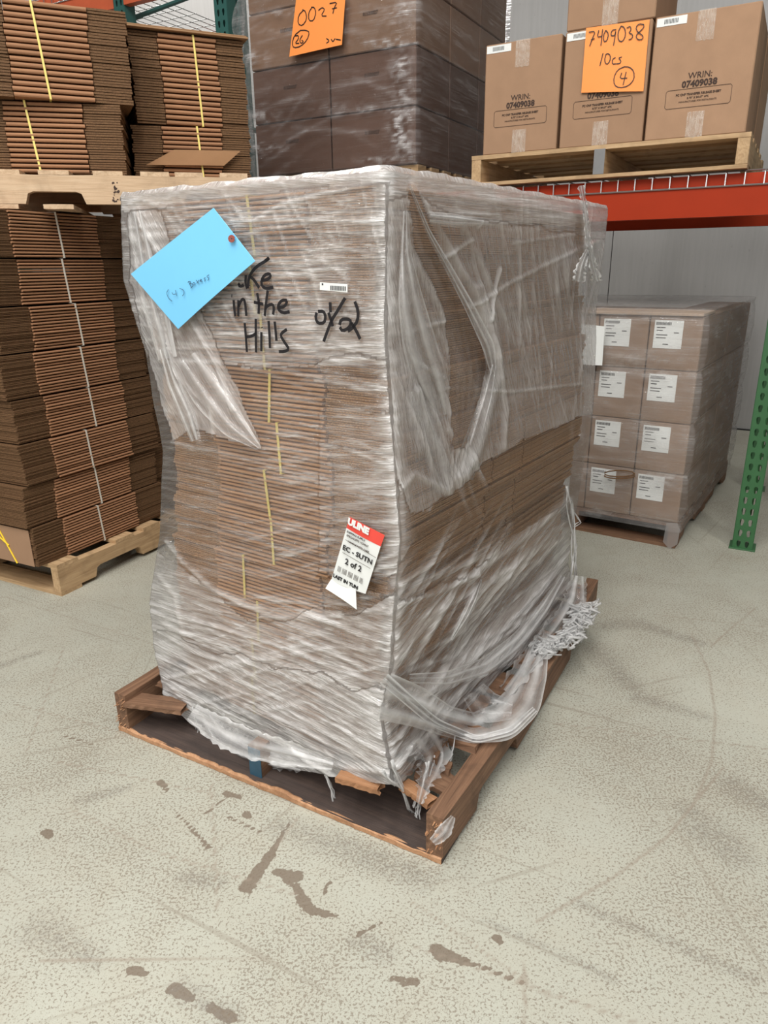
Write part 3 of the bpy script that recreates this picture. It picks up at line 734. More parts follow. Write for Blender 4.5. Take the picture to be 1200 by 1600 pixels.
def main_film():
    st = .0042
    nL = int(.72 / st); nR = int(1.10 / st); nB = 16
    tl = np.linspace(1, 0, nL); tr = np.linspace(0, 1, nR)
    top = 1.368; zs = np.linspace(0, 1, int(1.25 / st))
    ny = len(zs); nx = nL + nR + 2 * nB
    a = np.zeros((ny, nx)); b = np.zeros((ny, nx)); z = np.zeros((ny, nx)); na = np.zeros((ny, nx)); nb_ = np.zeros((ny, nx))
    off = .010
    for i in range(nx):
        if i < nL:      # face L, from the left end to the near corner
            t = tl[i]; s0 = t * .70
            zb = np.interp(s0, hl_s, hl_z); zz = zb + (top - zb) * zs
            A0_ = a0(zz) - off; A1_ = a1(zz) + .0
            a[:, i] = A0_ + (A1_ - A0_) * t; b[:, i] = -off; nb_[:, i] = -1; z[:, i] = zz
        elif i < nL + nR:
            t = tr[i - nL]; zb = .128 - .012 * math.sin(t * 9) ; zz = zb + (top - zb) * zs
            a[:, i] = a0(zz) - off + .004 * 0; b[:, i] = -off + (b1(zz) + off) * t; na[:, i] = -1; z[:, i] = zz
        elif i < nL + nR + nB:
            t = (i - nL - nR + 1) / nB; zb = .13; zz = zb + (top - zb) * zs
            a[:, i] = a0(zz) + (a1(zz) - a0(zz)) * t; b[:, i] = b1(zz) + .008; z[:, i] = zz; nb_[:, i] = 1
        else:
            t = (i - nL - nR - nB + 1) / (nB + 1); zb = .12; zz = zb + (top - zb) * zs
            a[:, i] = a1(zz) + .005; b[:, i] = b1(zz) * (1 - t); z[:, i] = zz; na[:, i] = 1
    P = np.stack([C0[0] + VA[0] * a + VB[0] * b, C0[1] + VA[1] * a + VB[1] * b, z], -1)
    X, Y = proj(P)
    L = np.zeros((ny, nx), bool); L[:, :nL] = True
    Rr = np.zeros((ny, nx), bool); Rr[:, nL:nL + nR] = True
    hz = np.full((ny, nx), .10); dp = np.zeros((ny, nx)); ang = np.zeros((ny, nx))
    n1 = vnoise(X / 55, Y / 40, 1); n2 = vnoise(X / 14, Y / 14, 2)
    wob = (n1 - .5) * 22 + (n2 - .5) * 8
    Yw = Y + wob; Xw = X + wob
    # ---- L face zones
    hz[L] = .13
    z1 = L & (Yw < np.interp(X, [200, 400, 640], [560, 572, 552])); hz[z1] = .34
    z1b = L & inpoly(Xw, Y, [(380, 470), (640, 505), (640, 568), (380, 575)]); hz[z1b] = .50
    st_ = L & inpoly(Xw * .3 + X * .7, Y, [(200, 300), (255, 330), (275, 395), (330, 520), (345, 560), (372, 600), (412, 702), (355, 688), (300, 668), (268, 690), (236, 560), (205, 440)]); hz[st_] = .55
    ne = L & (X > 500) & (Yw > 640) & (Yw < 905); hz[ne] = .17 + .22 * np.clip((X[ne] - 500) / 110, 0, 1)
    zl = L & (Yw > np.interp(X, [240, 300, 360, 400, 500, 560, 620], [865, 900, 945, 968, 955, 965, 930])); hz[zl] = .46
    zl2 = L & (Yw > np.interp(X, [240, 400, 620], [985, 1040, 1075])); hz[zl2] = .66
    gap = L & inpoly(X, Y, [(492, 902), (512, 906), (600, 928), (622, 922), (625, 916), (560, 905), (500, 893)]); hz[gap] = .02
    topr = (Y < np.interp(X, [203, 300, 400, 460, 640, 760, 880, 940], [330, 318, 305, 296, 284, 284, 292, 318]) + wob * .25) & (L | Rr); 
    # ---- R face zones
    hz[Rr] = .05
    zr = Rr & (Yw * .6 + Y * .4 < np.interp(X, [618, 640, 700, 760, 820, 900], [745, 800, 772, 722, 690, 648])); hz[zr] = .44
    tor = Rr & inpoly(X, Y, [(630, 770), (668, 800), (676, 780), (700, 775), (716, 700), (690, 700)]); hz[tor] = .42
    clear = Rr & inpoly(X, Y, [(632, 285), (646, 387), (688, 482), (702, 570), (700, 640), (706, 700), (722, 700), (742, 640), (757, 577), (751, 545), (716, 450), (691, 409), (660, 330), (642, 288)]); hz[clear] = .16
    grn = Rr & inpoly(X, Y, [(845, 470), (905, 440), (905, 640), (850, 600)]); hz[grn] = .38
    zlr = Rr & (Yw > np.interp(X, [600, 650, 700, 760, 800, 850, 900], [945, 930, 905, 872, 842, 800, 770])); hz[zlr] = .26
    zlr2 = Rr & inpoly(Xw, Yw, [(690, 965), (760, 900), (830, 850), (895, 810), (905, 880), (820, 960), (760, 1010), (650, 1060), (620, 1040)]); hz[zlr2] = .42
    clr2 = Rr & inpoly(Xw, Y, [(625, 880), (720, 870), (745, 905), (700, 1010), (685, 1040), (660, 1020), (690, 930), (640, 925)]); hz[clr2] = .09
    hz[topr] = .62
    back = ~(L | Rr); hz[back] = .3
    # streak direction in pixels -> flow
    ang[L] = 4; ang[z1] = -1; ang[st_] = 62; ang[ne] = 1; ang[zl] = 16; ang[zl2] = 27
    ang[Rr] = -30; ang[zr] = 80; ang[clear] = 76; ang[zlr] = -50
    ang[Rr & (Yw < np.interp(X, [636, 720, 930], [300, 345, 370]))] = 4
    ang[topr] = 3
    fine = np.full((ny, nx), .9); fine[st_] = .22; fine[Rr] = .45; fine[zr] = .30; fine[clear] = .15; fine[zlr] = .85; fine[topr] = .7; fine[zl2] = 1.0
    # ---- creases
    def many(n, reg, angf, lenr, wr, dh, h):
        for _ in range(n):
            x = rg.uniform(reg[0], reg[2]); y = rg.uniform(reg[1], reg[3]); l = rg.uniform(*lenr); an = math.radians(angf(x, y) + rg.normal() * 6)
            a_ = (x - math.cos(an) * l / 2, y - math.sin(an) * l / 2); b_ = (x + math.cos(an) * l / 2, y + math.sin(an) * l / 2)
            k = rg.uniform(.4, 1.0); yield a_, b_, rg.uniform(*wr), dh * k, h * k
    hzL = np.where(L, hz, 0); dpL = np.zeros_like(dp)
    hv = hz.copy()
    def apply(mask, gen):
        x = X[mask]; y = Y[mask]; h_ = hv[mask]; d_ = dp[mask]
        for a_, b_, w, dh, h in gen: crease(h_, d_, x, y, a_, b_, w, dh, h)
        hv[mask] = h_; dp[mask] = d_
    apply(L, many(190, (205, 300, 640, 575), lambda x, y: -3 + (y - 430) * .05, (40, 160), (1.3, 3.4), .30, .0035))
    apply(L, many(90, (205, 300, 640, 500), lambda x, y: 65 + (x - 400) * .06, (20, 80), (1.3, 3.0), .32, .0035))
    apply(L, many(60, (460, 300, 620, 560), lambda x, y: 30, (20, 60), (1.3, 2.6), .32, .003))
    apply(L, many(220, (420, 575, 645, 905), lambda x, y: np.interp(y, [575, 740, 905], [14, 0, -10]), (30, 110), (1.3, 2.8), .28, .0035))
    apply(L, many(60, (250, 640, 460, 905), lambda x, y: 16, (40, 150), (1.3, 2.4), .18, .002))
    apply(L, many(330, (245, 930, 620, 1220), lambda x, y: np.interp(y, [930, 1000, 1200], [8, 24, 30]), (40, 190), (1.4, 3.6), .30, .005))
    apply(L, many(40, (245, 930, 600, 1120), lambda x, y: -12, (60, 160), (1.6, 3.2), .30, .004))
    apply(Rr, many(60, (650, 285, 920, 350), lambda x, y: 6, (60, 220), (1.6, 3.4), .22, .003))
    apply(Rr, many(45, (760, 330, 930, 640), lambda x, y: 82 + (x - 820) * .1, (80, 260), (1.4, 2.6), .16, .005))
    apply(Rr, many(28, (640, 380, 760, 760), lambda x, y: 68, (50, 200), (1.8, 4.4), .28, .008))
    apply(Rr, many(230, (610, 860, 905, 1200), lambda x, y: np.interp(x, [610, 720, 900], [-62, -54, -48]), (50, 230), (1.4, 4.0), .30, .007))
    apply(Rr, many(26, (610, 860, 905, 1100), lambda x, y: -30, (60, 200), (2, 5), .30, .007))
    # ---- hand-placed folds of the photographed film
    big = [  # mask, polyline, width, haze, height
        (L, [(212, 330), (262, 420), (300, 500), (340, 570), (365, 640)], 4, .35, .010), (L, [(250, 500), (275, 570), (305, 650), (315, 690)], 6, .35, .012),
        (L, [(205, 345), (220, 440), (250, 560)], 4, .35, .008), (L, [(260, 560), (300, 610), (330, 640), (335, 680)], 3, .3, .006),
        (L, [(240, 545), (330, 542), (400, 540), (620, 548)], 2.2, .45, .004), (L, [(228, 315), (300, 335), (380, 345), (480, 342), (620, 350)], 2.5, .40, .006),
        (L, [(400, 345), (440, 320), (520, 300), (600, 285)], 3, .35, .007), (L, [(205, 318), (240, 300), (320, 296), (450, 285), (630, 276)], 5, .4, .008),
        (L, [(350, 300), (372, 330), (382, 342)], 3, .3, .005), (L, [(262, 845), (290, 880), (330, 915), (380, 940)], 4, .4, .010), (L, [(300, 905), (420, 960), (500, 965), (600, 950)], 4, .4, .008),
        (L, [(270, 690), (400, 720), (520, 760), (630, 775)], 2.4, .3, .004), (L, [(540, 700), (590, 720), (640, 735)], 3, .5, .006), (L, [(640, 735), (560, 690), (470, 660)], 2, .3, .004),
        (L, [(255, 1060), (380, 1035), (520, 1010), (590, 1015)], 3, .3, .006), (L, [(250, 900), (275, 930), (290, 1000)], 4, .3, .006), (L, [(262, 1062), (330, 1135), (430, 1180), (600, 1205)], 4, .4, .006),
        (Rr, [(640, 290), (690, 370), (735, 450), (775, 560), (790, 640), (785, 700)], 5, .35, .012),
        (Rr, [(638, 300), (658, 400), (700, 490), (714, 570), (712, 660), (700, 760)], 1.5, .3, .003), (Rr, [(642, 300), (668, 400), (708, 485), (724, 570), (722, 660), (706, 750)], 1.5, .3, .003), (Rr, [(644, 300), (676, 400), (716, 480), (734, 570), (730, 650), (712, 745)], 1.5, .3, .003), (Rr, [(655, 330), (700, 430), (740, 540), (746, 590), (735, 650), (718, 735)], 1.5, .3, .003), (Rr, [(745, 450), (770, 520), (775, 590), (745, 700), (720, 745)], 9, .30, .016),
        (Rr, [(665, 335), (750, 345), (745, 355)], 3, .4, .008), (Rr, [(690, 405), (735, 375)], 3, .5, .008), (Rr, [(760, 500), (780, 420)], 2.5, .6, .010),
        (Rr, [(630, 520), (700, 500), (800, 440), (890, 395), (935, 375)], 3, .4, .005), (Rr, [(640, 420), (628, 500), (640, 600), (655, 700)], 12, .25, .012),
        (Rr, [(640, 560), (690, 590)], 3, .5, .008), (Rr, [(650, 610), (690, 720), (700, 760)], 7, .25, .012), (Rr, [(905, 300), (915, 360), (925, 430)], 5, .4, .008),
        (Rr, [(690, 606), (800, 612), (905, 600)], 2.2, .35, .004), (Rr, [(628, 345), (760, 350), (900, 345)], 2, .25, .003), (Rr, [(800, 380), (900, 365)], 2, .3, .004),
        (Rr, [(620, 770), (645, 740), (700, 770)], 5, .3, .008), (Rr, [(720, 905), (790, 860), (890, 780)], 6, .45, .012), (Rr, [(610, 945), (680, 925), (740, 895)], 5, .4, .010),
        (Rr, [(690, 1060), (760, 1000), (820, 940), (890, 850)], 11, .30, .016), (Rr, [(640, 1080), (700, 1070), (780, 1030), (850, 960)], 8, .35, .014), (Rr, [(620, 1150), (680, 1060), (720, 980), (740, 900)], 5, .4, .012),
        (Rr, [(600, 1060), (640, 1000), (700, 930)], 5, .45, .010), (Rr, [(620, 1200), (700, 1100), (800, 1000), (900, 905)], 6, .3, .010)]
    for mk, pl_, w, dh, h in big:
        x = X[mk]; y = Y[mk]; h_ = hv[mk]; d_ = dp[mk]
        pts = []
        for (p0, p1) in zip(pl_[:-1], pl_[1:]):
            m = np.zeros_like(h_); z_ = np.zeros_like(h_); d, t = segd(x, y, p0, p1); g = np.exp(-(d / w) ** 2); pts.append(g)
        g = np.maximum.reduce(pts); h_ += dh * g; d_ += h * .5 * g; hv[mk] = h_; dp[mk] = d_
    hz = hv
    hz[gap] = .02; hz[clear] = np.minimum(hz[clear], .24)
    # crinkle down the near vertical edge
    ecol = np.exp(-(np.abs(np.arange(nx) - nL) / 6.0) ** 2)[None, :]
    hz += ecol * (.30 + .5 * n2); dp += ecol * .0025 * (vnoise(np.zeros_like(Y), Y / 7, 6) - .3)
    # broad billows
    dp += .004 * vnoise(X / 60, Y / 45, 7) + .0012 * n2
    # keep clear of the boxes: step between bundles is bridged by film
    up_ = np.clip(dp, -.002, .03)
    P[..., 0] += (na * VA[0] + nb_ * VB[0]) * up_; P[..., 1] += (na * VA[1] + nb_ * VB[1]) * up_
    # round the near vertical corner
    cr = np.exp(-(np.abs(np.arange(nx) - nL) / 2.2) ** 2)[None, :, None]
    P[..., :2] += cr * (VA + VB) * .004
    ca, sa = np.cos(np.radians(ang)), np.sin(np.radians(ang)); xm, ym = X / 720., Y / 720.
    flow = np.stack([xm * ca + ym * sa, -xm * sa + ym * ca], -1)
    film_object('wrap_shell', P, nx, ny, hz, flow, FILM, wrap, True, fine=fine)
    # cover sheet over the top, draped over the rim
    n = 40; tt = []
    rim = P[-1].copy(); cen = C3(.345, .55, 1.378)
    rings = [rim * (1 - k) + cen * k for k in (0, .01, .03, .1, .3, .6, .98)]
    Q = np.stack(rings, 0); Q[1:, :, 2] += .006 + .006 * vnoise(Q[1:, :, 0] * 25, Q[1:, :, 1] * 25, 9)
    xs_ = Q[..., :2]
    film_object('top_cover', Q, nx, len(rings), np.full(Q.shape[:2], .6), xs_ * 1.2, FILM, wrap, True)
main_film()
def drape(q, px, py, zmin, lift=0.0):
    # loose film cannot sink into the pallet: where it would, it lies on top of the boards
    if zmin is not None and q[2] < zmin:
        f = floor_pt(px, py, zmin); return np.array([f[0], f[1], zmin + lift])
    return q
def px_ribbon(name, center, widths, face, offs, haze, mat=None, nacross=14, fold=.006, seed=0, rag=0.0, label=None, parent=None, zmin=.142):
    """free film ribbon hung beside the load: centre line in (px,py), depth set by the load's face plane"""
    P_, d_ = (C0, VA) if face == 'L' else (C0, VB)
    cs = np.array(center, float); m = len(cs); tt = np.linspace(0, m - 1, (m - 1) * 10 + 1)
    cx = np.interp(tt, range(m), cs[:, 0]); cy = np.interp(tt, range(m), cs[:, 1]); w = np.interp(tt, range(m), widths); of = np.interp(tt, range(m), offs)
    for _ in range(3):
        for ar in (cx, cy, w, of): ar[1:-1] = (ar[:-2] + ar[1:-1] * 2 + ar[2:]) / 4
    dx = np.gradient(cx); dy = np.gradient(cy); l = np.hypot(dx, dy) + 1e-9; nxv, nyv = -dy / l, dx / l
    rn = np.random.default_rng(seed); ph = rn.uniform(0, 6)
    P = np.zeros((len(tt), nacross, 3)); hz = np.zeros((len(tt), nacross)); fl = np.zeros((len(tt), nacross, 2))
    for i in range(len(tt)):
        for j in range(nacross):
            k = j / (nacross - 1) - .5; ww = w[i] * (1 + rag * rn.uniform(-1, 1) * (abs(k) > .4))
            wv = fold * math.sin(k * 14 + ph + i * .05) + fold * .5 * math.sin(k * 31 + ph * 2)
            q = drape(on_plane(cx[i] + nxv[i] * ww * k, cy[i] + nyv[i] * ww * k, P_, d_, of[i] + wv), cx[i] + nxv[i] * ww * k, cy[i] + nyv[i] * ww * k, zmin and zmin + wv * .8)
            P[i, j] = q; hz[i, j] = haze * (1 + .5 * math.sin(k * 14 + ph + i * .05)) + (.25 if abs(k) > .44 else 0); fl[i, j] = (i * .012, k * w[i] / 700)
    o = film_object(name, P, nacross, len(tt), hz, fl, mat or FILMD, parent or wrap, fine=np.full(hz.shape, .35))
    if label: o['label'] = label
    return o
# loose tails and swags
px_ribbon('film_swag', [(600, 1088), (650, 1104), (695, 1126), (740, 1138), (785, 1128), (815, 1098), (832, 1055), (842, 1015), (850, 985)], [76, 64, 48, 48, 62, 62, 46, 30, 12], 'R', [.012, .03, .05, .055, .06, .06, .055, .04, .02], .50, seed=1, label='loose sagging loop of film at the lower right')
px_ribbon('film_swag', [(640, 1060), (700, 1060), (760, 1040), (810, 1000), (850, 950), (880, 900)], [14, 22, 26, 24, 18, 10], 'R', [.02, .026, .03, .03, .026, .02], .38, seed=2)
px_ribbon('film_swag', [(600, 1060), (680, 1130), (745, 1156), (800, 1142), (836, 1108)], [20, 16, 12, 14, 10], 'R', [.014, .045, .065, .065, .06], .7, seed=3)
px_ribbon('film_fold', [(740, 1080), (760, 1105), (800, 1110)], [40, 52, 30], 'R', [.04, .05, .045], .3, seed=13)
px_ribbon('film_fold', [(752, 905), (742, 930), (728, 960), (705, 1000)], [3, 12, 14, 4], 'R', [.02, .024, .024, .02], .6, seed=14)
px_ribbon('film_fold', [(640, 290), (668, 360), (704, 424), (736, 484), (764, 542), (772, 590)], [4, 8, 12, 16, 20, 8], 'R', [.014, .02, .026, .028, .026, .014], .45, seed=4)
px_ribbon('film_fold', [(772, 570), (762, 620), (744, 680), (722, 745)], [10, 22, 30, 36], 'R', [.022, .024, .024, .018], .30, seed=5)
px_ribbon('film_fold', [(634, 330), (634, 400), (642, 470), (656, 540), (674, 600), (688, 650)], [8, 18, 40, 54, 54, 26], 'R', [.012, .018, .022, .022, .02, .014], .38, seed=6)
px_ribbon('film_fold', [(672, 340), (710, 345), (755, 348)], [18, 22, 8], 'R', [.02, .024, .02], .4, seed=15)
px_ribbon('film_fold', [(650, 610), (672, 680), (690, 740), (695, 770)], [26, 30, 34, 18], 'R', [.016, .02, .02, .014], .34, seed=7)
px_ribbon('film_fold', [(255, 545), (272, 600), (294, 650), (306, 688)], [12, 20, 24, 16], 'L', [.02, .024, .024, .018], .5, seed=8)
px_ribbon('film_fold', [(290, 560), (330, 620), (365, 665), (405, 700)], [50, 56, 42, 8], 'L', [.014, .018, .018, .014], .28, seed=9)
px_ribbon('film_fold', [(212, 330), (228, 420), (248, 500), (262, 560)], [18, 30, 34, 30], 'L', [.016, .02, .022, .018], .4, seed=10)
px_ribbon('film_tail', [(908, 290), (915, 330), (918, 370), (925, 410), (932, 440)], [10, 8, 6, 10, 14], 'R', [.03, .035, .035, .035, .03], .7, seed=11, rag=.5, label='torn film tail hanging at the top right corner')
px_ribbon('film_tail', [(918, 390), (908, 415), (903, 440)], [5, 14, 18], 'R', [.035, .035, .03], .6, seed=12, rag=.4)
# lower fringe: torn strings and bunches
def strands(name, specs, face, mat, seed, haze=.9, label=None):
    rn = np.random.default_rng(seed); V = []; Fc = []
    P_, d_ = (C0, VA) if face == 'L' else (C0, VB)
    m_ = MB()
    for pts, r, off, cnt, spread in specs:
        for c in range(cnt):
            q = []
            for k, (x, y) in enumerate(pts):
                sp_ = spread * (.3 + k / len(pts)); q.append(on_plane(x + rn.normal() * sp_, y + rn.normal() * sp_ * .6, P_, d_, off + rn.normal() * .006))
            # subdivide with wobble
            Q = []
            for a_, b_ in zip(q[:-1], q[1:]):
                for t in (0, .33, .66): Q.append(a_ * (1 - t) + b_ * t + rn.normal(size=3) * .0018)
            Q.append(q[-1]); Q = [np.array([p[0], p[1], max(p[2], .004)]) for p in Q]
            m_.tube([tuple(p) for p in Q], [r * rn.uniform(.5, 1.4) for _ in Q], 5)
    o = m_.build(name, mat, wrap, True); me = o.data
    at = me.attributes.new('haze', 'FLOAT', 'POINT'); at.data.foreach_set('value', np.full(len(me.vertices), haze, np.float32))
    at = me.attributes.new('flow', 'FLOAT_VECTOR', 'POINT'); co_ = np.zeros(len(me.vertices) * 3, np.float32); me.vertices.foreach_get('co', co_); at.data.foreach_set('vector', co_)
    if label: o['label'] = label
    return o
strands('torn_strand', [([(612, 1190), (622, 1215), (640, 1262), (658, 1285), (664, 1312)], .0022, .02, 5, 2.5), ([(668, 1190), (662, 1225), (650, 1262)], .0018, .04, 7, 4), ([(712, 1150), (700, 1205), (694, 1232), (712, 1278)], .0012, .05, 2, 1.2),
                        ([(680, 1180), (672, 1215), (655, 1250), (650, 1275), (662, 1318)], .0018, .035, 6, 4), ([(712, 1278), (714, 1300), (690, 1312), (676, 1318)], .0022, .05, 4, 3), ([(598, 1205), (612, 1222), (632, 1230)], .0025, .01, 5, 3)], 'R', FILMD, 21)
px_ribbon('film_fringe', [(660, 1150), (680, 1180), (665, 1220), (655, 1255)], [60, 46, 26, 10], 'R', [.03, .04, .04, .035], .35, seed=31, zmin=.125, rag=.4, fold=.008)
px_ribbon('film_fringe', [(676, 1316), (694, 1300), (708, 1276)], [14, 26, 8], 'R', [.06, .06, .055], .4, seed=32, rag=.1, fold=.004, zmin=.126)
strands('torn_strand', [([(505, 1200), (516, 1225), (524, 1255), (530, 1285)], .0018, .012, 5, 2.5), ([(302, 1105), (306, 1130), (310, 1158)], .0018, .012, 3, 2)], 'L', FILMD, 22)
px_ribbon('film_fringe', [(325, 1120), (345, 1150), (380, 1172), (420, 1188), (470, 1200)], [30, 40, 34, 24, 12], 'L', [.012, .02, .02, .018, .012], .35, seed=33, zmin=None, rag=.5, fold=.008)
strands('torn_strand', [([(892, 780), (900, 800), (906, 815), (896, 822)], .0016, .02, 3, 3), ([(885, 760), (893, 800), (897, 850), (896, 900)], .0022, .02, 6, 4), ([(905, 960), (912, 1000), (912, 1030)], .0012, .06, 3, 3)], 'R', FILMD, 23)
def bunch(name, pts, offs, face, size, seed, label):
    rn = np.random.default_rng(seed); P_, d_ = (C0, VA) if face == 'L' else (C0, VB); m_ = MB()
    pts = np.array(pts, float)
    for k in range(120):
        t = rn.uniform(0, len(pts) - 1.001); i = int(t); f = t - i; c = pts[i] * (1 - f) + pts[i + 1] * f; o_ = np.interp(t, range(len(offs)), offs)
        Q = []; a = rn.uniform(-.6, .3); L = rn.uniform(8, 26)
        for s in np.linspace(-1, 1, 6):
            x = c[0] + math.cos(a) * L * s + rn.normal() * size * .35; y = c[1] + math.sin(a) * L * s * .8 + rn.normal() * size * .35 + 3 * math.sin(s * 3)
            Q.append(tuple(drape(on_plane(x, y, P_, d_, o_ + rn.normal() * .008), x, y, .150 + rn.normal() * .008)))
        m_.tube(Q, [.001 + rn.uniform(.001, .004) for _ in Q], 5)
    m_.v = [(x, y, max(z, .004)) for x, y, z in m_.v]
    o = m_.build(name, mat=None, parent=wrap) if False else m_.build(name, FILMD, wrap, True); me = o.data
    at = me.attributes.new('haze', 'FLOAT', 'POINT'); at.data.foreach_set('value', np.full(len(me.vertices), .62, np.float32))
    at = me.attributes.new('flow', 'FLOAT_VECTOR', 'POINT'); co_ = np.zeros(len(me.vertices) * 3, np.float32); me.vertices.foreach_get('co', co_); at.data.foreach_set('vector', co_)
    o['label'] = label
px_ribbon('film_fringe', [(790, 1080), (830, 1030), (870, 985), (900, 940), (905, 900)], [26, 34, 40, 40, 20], 'R', [.03, .04, .045, .045, .03], .45, seed=35, rag=.25, fold=.01)
px_ribbon('film_fringe', [(300, 1112), (350, 1146), (400, 1166), (450, 1178), (520, 1196)], [30, 46, 46, 40, 18], 'L', [.03, .06, .072, .068, .03], .42, seed=36, zmin=.125, rag=.12, fold=.006)
bunch('film_bunch', [(845, 1015), (880, 1000), (905, 975), (915, 945)], [.02, .04, .055, .055], 'R', 10, 5, 'scrunched white wad of film at the rear right foot')
# ------------------------------------------------------------------ writing and labels on the main load
def LP3(px, py, off): return on_plane(px, py, C0, VA, off)
nL3 = (-VB[0], -VB[1], 0)
def zoomed(strokes, x0, y0, k): return [[(x0 + x * k, y0 + y * k) for x, y in s] for s in strokes]
hs = zoomed([[(160, 290), (150, 305), (170, 312), (190, 300)], [(205, 230), (200, 290), (215, 328)], [(370, 105), (345, 130), (300, 155), (255, 195), (225, 250), (218, 325)], [(235, 240), (262, 262), (300, 322)],
             [(320, 270), (360, 262), (385, 240), (375, 218), (340, 228), (315, 270), (320, 310), (350, 328), (402, 318)], [(372, 105), (362, 118), (345, 125)],
             [(100, 378), (106, 380)], [(116, 410), (120, 470), (128, 528)], [(150, 410), (150, 528)], [(150, 460), (170, 412), (190, 400), (200, 440), (208, 525)],
             [(285, 360), (300, 430), (296, 510)], [(262, 425), (330, 440)], [(362, 340), (350, 430), (340, 525)], [(342, 470), (370, 445), (398, 440), (408, 470), (400, 515)],
             [(440, 465), (485, 458), (505, 412), (465, 410), (440, 440), (435, 475), (470, 505), (520, 495)],
             [(196, 575), (205, 680), (212, 785)], [(205, 675), (245, 672), (280, 650)], [(276, 545), (276, 660), (278, 788)], [(316, 640), (316, 780)], [(318, 605), (320, 612)], [(368, 560), (375, 660), (378, 758)], [(412, 565), (420, 640), (425, 705)],
             [(500, 622), (465, 645), (455, 668), (480, 710), (518, 765), (480, 782), (442, 782)],
             [(715, 500), (706, 540), (725, 580), (770, 575), (780, 530), (765, 490), (725, 492)], [(800, 500), (820, 560), (830, 600)], [(920, 395), (870, 480), (820, 560), (790, 640), (765, 710)], [(812, 425), (815, 500)],
             [(880, 590), (890, 550), (940, 545), (965, 565), (950, 610), (900, 635), (882, 605)], [(990, 420), (1015, 490), (1010, 560), (975, 610), (940, 635)], [(965, 575), (1000, 630), (1028, 692)]], 340, 380, 260 / 1200)
def smooth_line(s):
    if len(s) < 3: return s
    out = [s[0]]
    for a_, b_ in zip(s[:-1], s[1:]):
        out += [(a_[0] * .75 + b_[0] * .25, a_[1] * .75 + b_[1] * .25), (a_[0] * .25 + b_[0] * .75, a_[1] * .25 + b_[1] * .75)]
    return out + [s[-1]]
ribbon('marker_numbers', [[LP3(x, y, .0205) for x, y in smooth_line(s)] for s in hs[-6:]], .0062, nL3, INK, wrap, .0004)
for a_, b_ in ((0, 6), (6, 12), (12, len(hs) - 6)):
    ribbon('marker_words', [[LP3(x, y, .0205) for x, y in smooth_line(s)] for s in hs[a_:b_]], .0062, nL3, INK, wrap, .0004)
# small white barcode sticker
bc = empty('barcode_sticker', tuple(LP3(523, 455, .024)), 0, 'small white barcode sticker on the film beside the black handwriting', 'sticker')
def add_local(o, root): o.parent = root; o.matrix_parent_inverse = Matrix.Translation(-Vector(root.location)); return o
add_local(quad_sheet('sticker_paper', [LP3(*p, .0235) for p in ((500, 441), (543, 444), (543, 457), (500, 453))], WHITEP, None, 2, .0005, 0, nL3), bc)
m_ = []
for k in range(10): x = 517 + k * 2.5; m_.append([LP3(x, 445.5 + (x - 500) * .05, .0242), LP3(x, 452.5 + (x - 500) * .05, .0242)])
add_local(ribbon('barcode_bars', m_, .0017, nL3, INK, None), bc)
add_local(ribbon('sticker_mark', [[LP3(503, 444, .0242), LP3(505, 444, .0242)]], .003, nL3, INK, None), bc)
# sky blue tag card
bt_ = empty('blue_tag_card', tuple(LP3(279, 514, .03)), 0, 'plain sky blue tag card taped aslant over the handwriting', 'tag')
cc = [(205, 428), (334, 325), (399, 408), (279, 514)]
add_local(quad_sheet('card', [LP3(*p, o_) for p, o_ in zip(cc, (.036, .036, .032, .030))], BLUECARD, None, 10, .0012, .003, nL3), bt_)
circ = lambda cx, cy, r, n=14: [(cx + r * math.cos(a), cy + r * math.sin(a)) for a in np.linspace(0, 2 * math.pi, n + 1)]
add_local(ribbon('eyelet_ring', [[LP3(x, y, .0395) for x, y in circ(362, 373, 3.6)]], .0055, nL3, RING, None, .001), bt_)
add_local(ribbon('eyelet_hole', [[LP3(361, 373, .0395), LP3(363, 373, .0395)]], .003, nL3, DIMP, None, .0005), bt_)
wr = zoomed([[(345, 285), (328, 315), (345, 360), (375, 385)], [(375, 310), (385, 330), (410, 322)], [(405, 290), (415, 340)], [(440, 275), (475, 290), (480, 320), (465, 340)],
             [(515, 215), (530, 245), (540, 270)], [(510, 225), (530, 212), (535, 235), (520, 240), (550, 235), (555, 255), (535, 275)], [(560, 225), (550, 240), (565, 250), (575, 235), (562, 226)],
             [(580, 205), (605, 235)], [(605, 205), (585, 235)], [(610, 215), (630, 205), (620, 195), (612, 215), (635, 220)], [(660, 185), (645, 192), (660, 205), (650, 215)], [(690, 160), (670, 175), (690, 190), (680, 210)]], 200, 400, 220 / 1200)
add_local(ribbon('pencil_handwriting', [[LP3(x, y, .0385) for x, y in smooth_line(s)] for s in wr], .0013, nL3, PENCIL, None, .0004), bt_)
# shipping label with red head
pk = empty('shipping_label', tuple(LP3(553, 950, .02)), 0, 'crumpled white shipping label with a red heading on the lower front', 'label')
Lc = lambda x, y: (460 + x * .15, 780 + y * .15)
TL, TR, BR_, BL_ = Lc(580, 185), Lc(942, 375), Lc(742, 985), Lc(380, 860)
of = .022
add_local(quad_sheet('label_paper', [LP3(*p, of) for p in (Lc(545, 295), Lc(900, 490), BR_, Lc(385, 845))], WHITEP, None, 8, .0006, .003, nL3), pk)
add_local(quad_sheet('label_heading', [LP3(*p, of) for p in (TL, TR, Lc(900, 492), Lc(543, 297))], REDL, None, 6, .0006, .002, nL3), pk)
add_local(quad_sheet('curled_label_end', [LP3(*p, o_) for p, o_ in ((Lc(385, 835), of), (Lc(640, 935), of + .004), (Lc(650, 1150), of + .012), (Lc(325, 930), of + .010))], WHITEP, None, 6, .0008, -.004, nL3), pk)
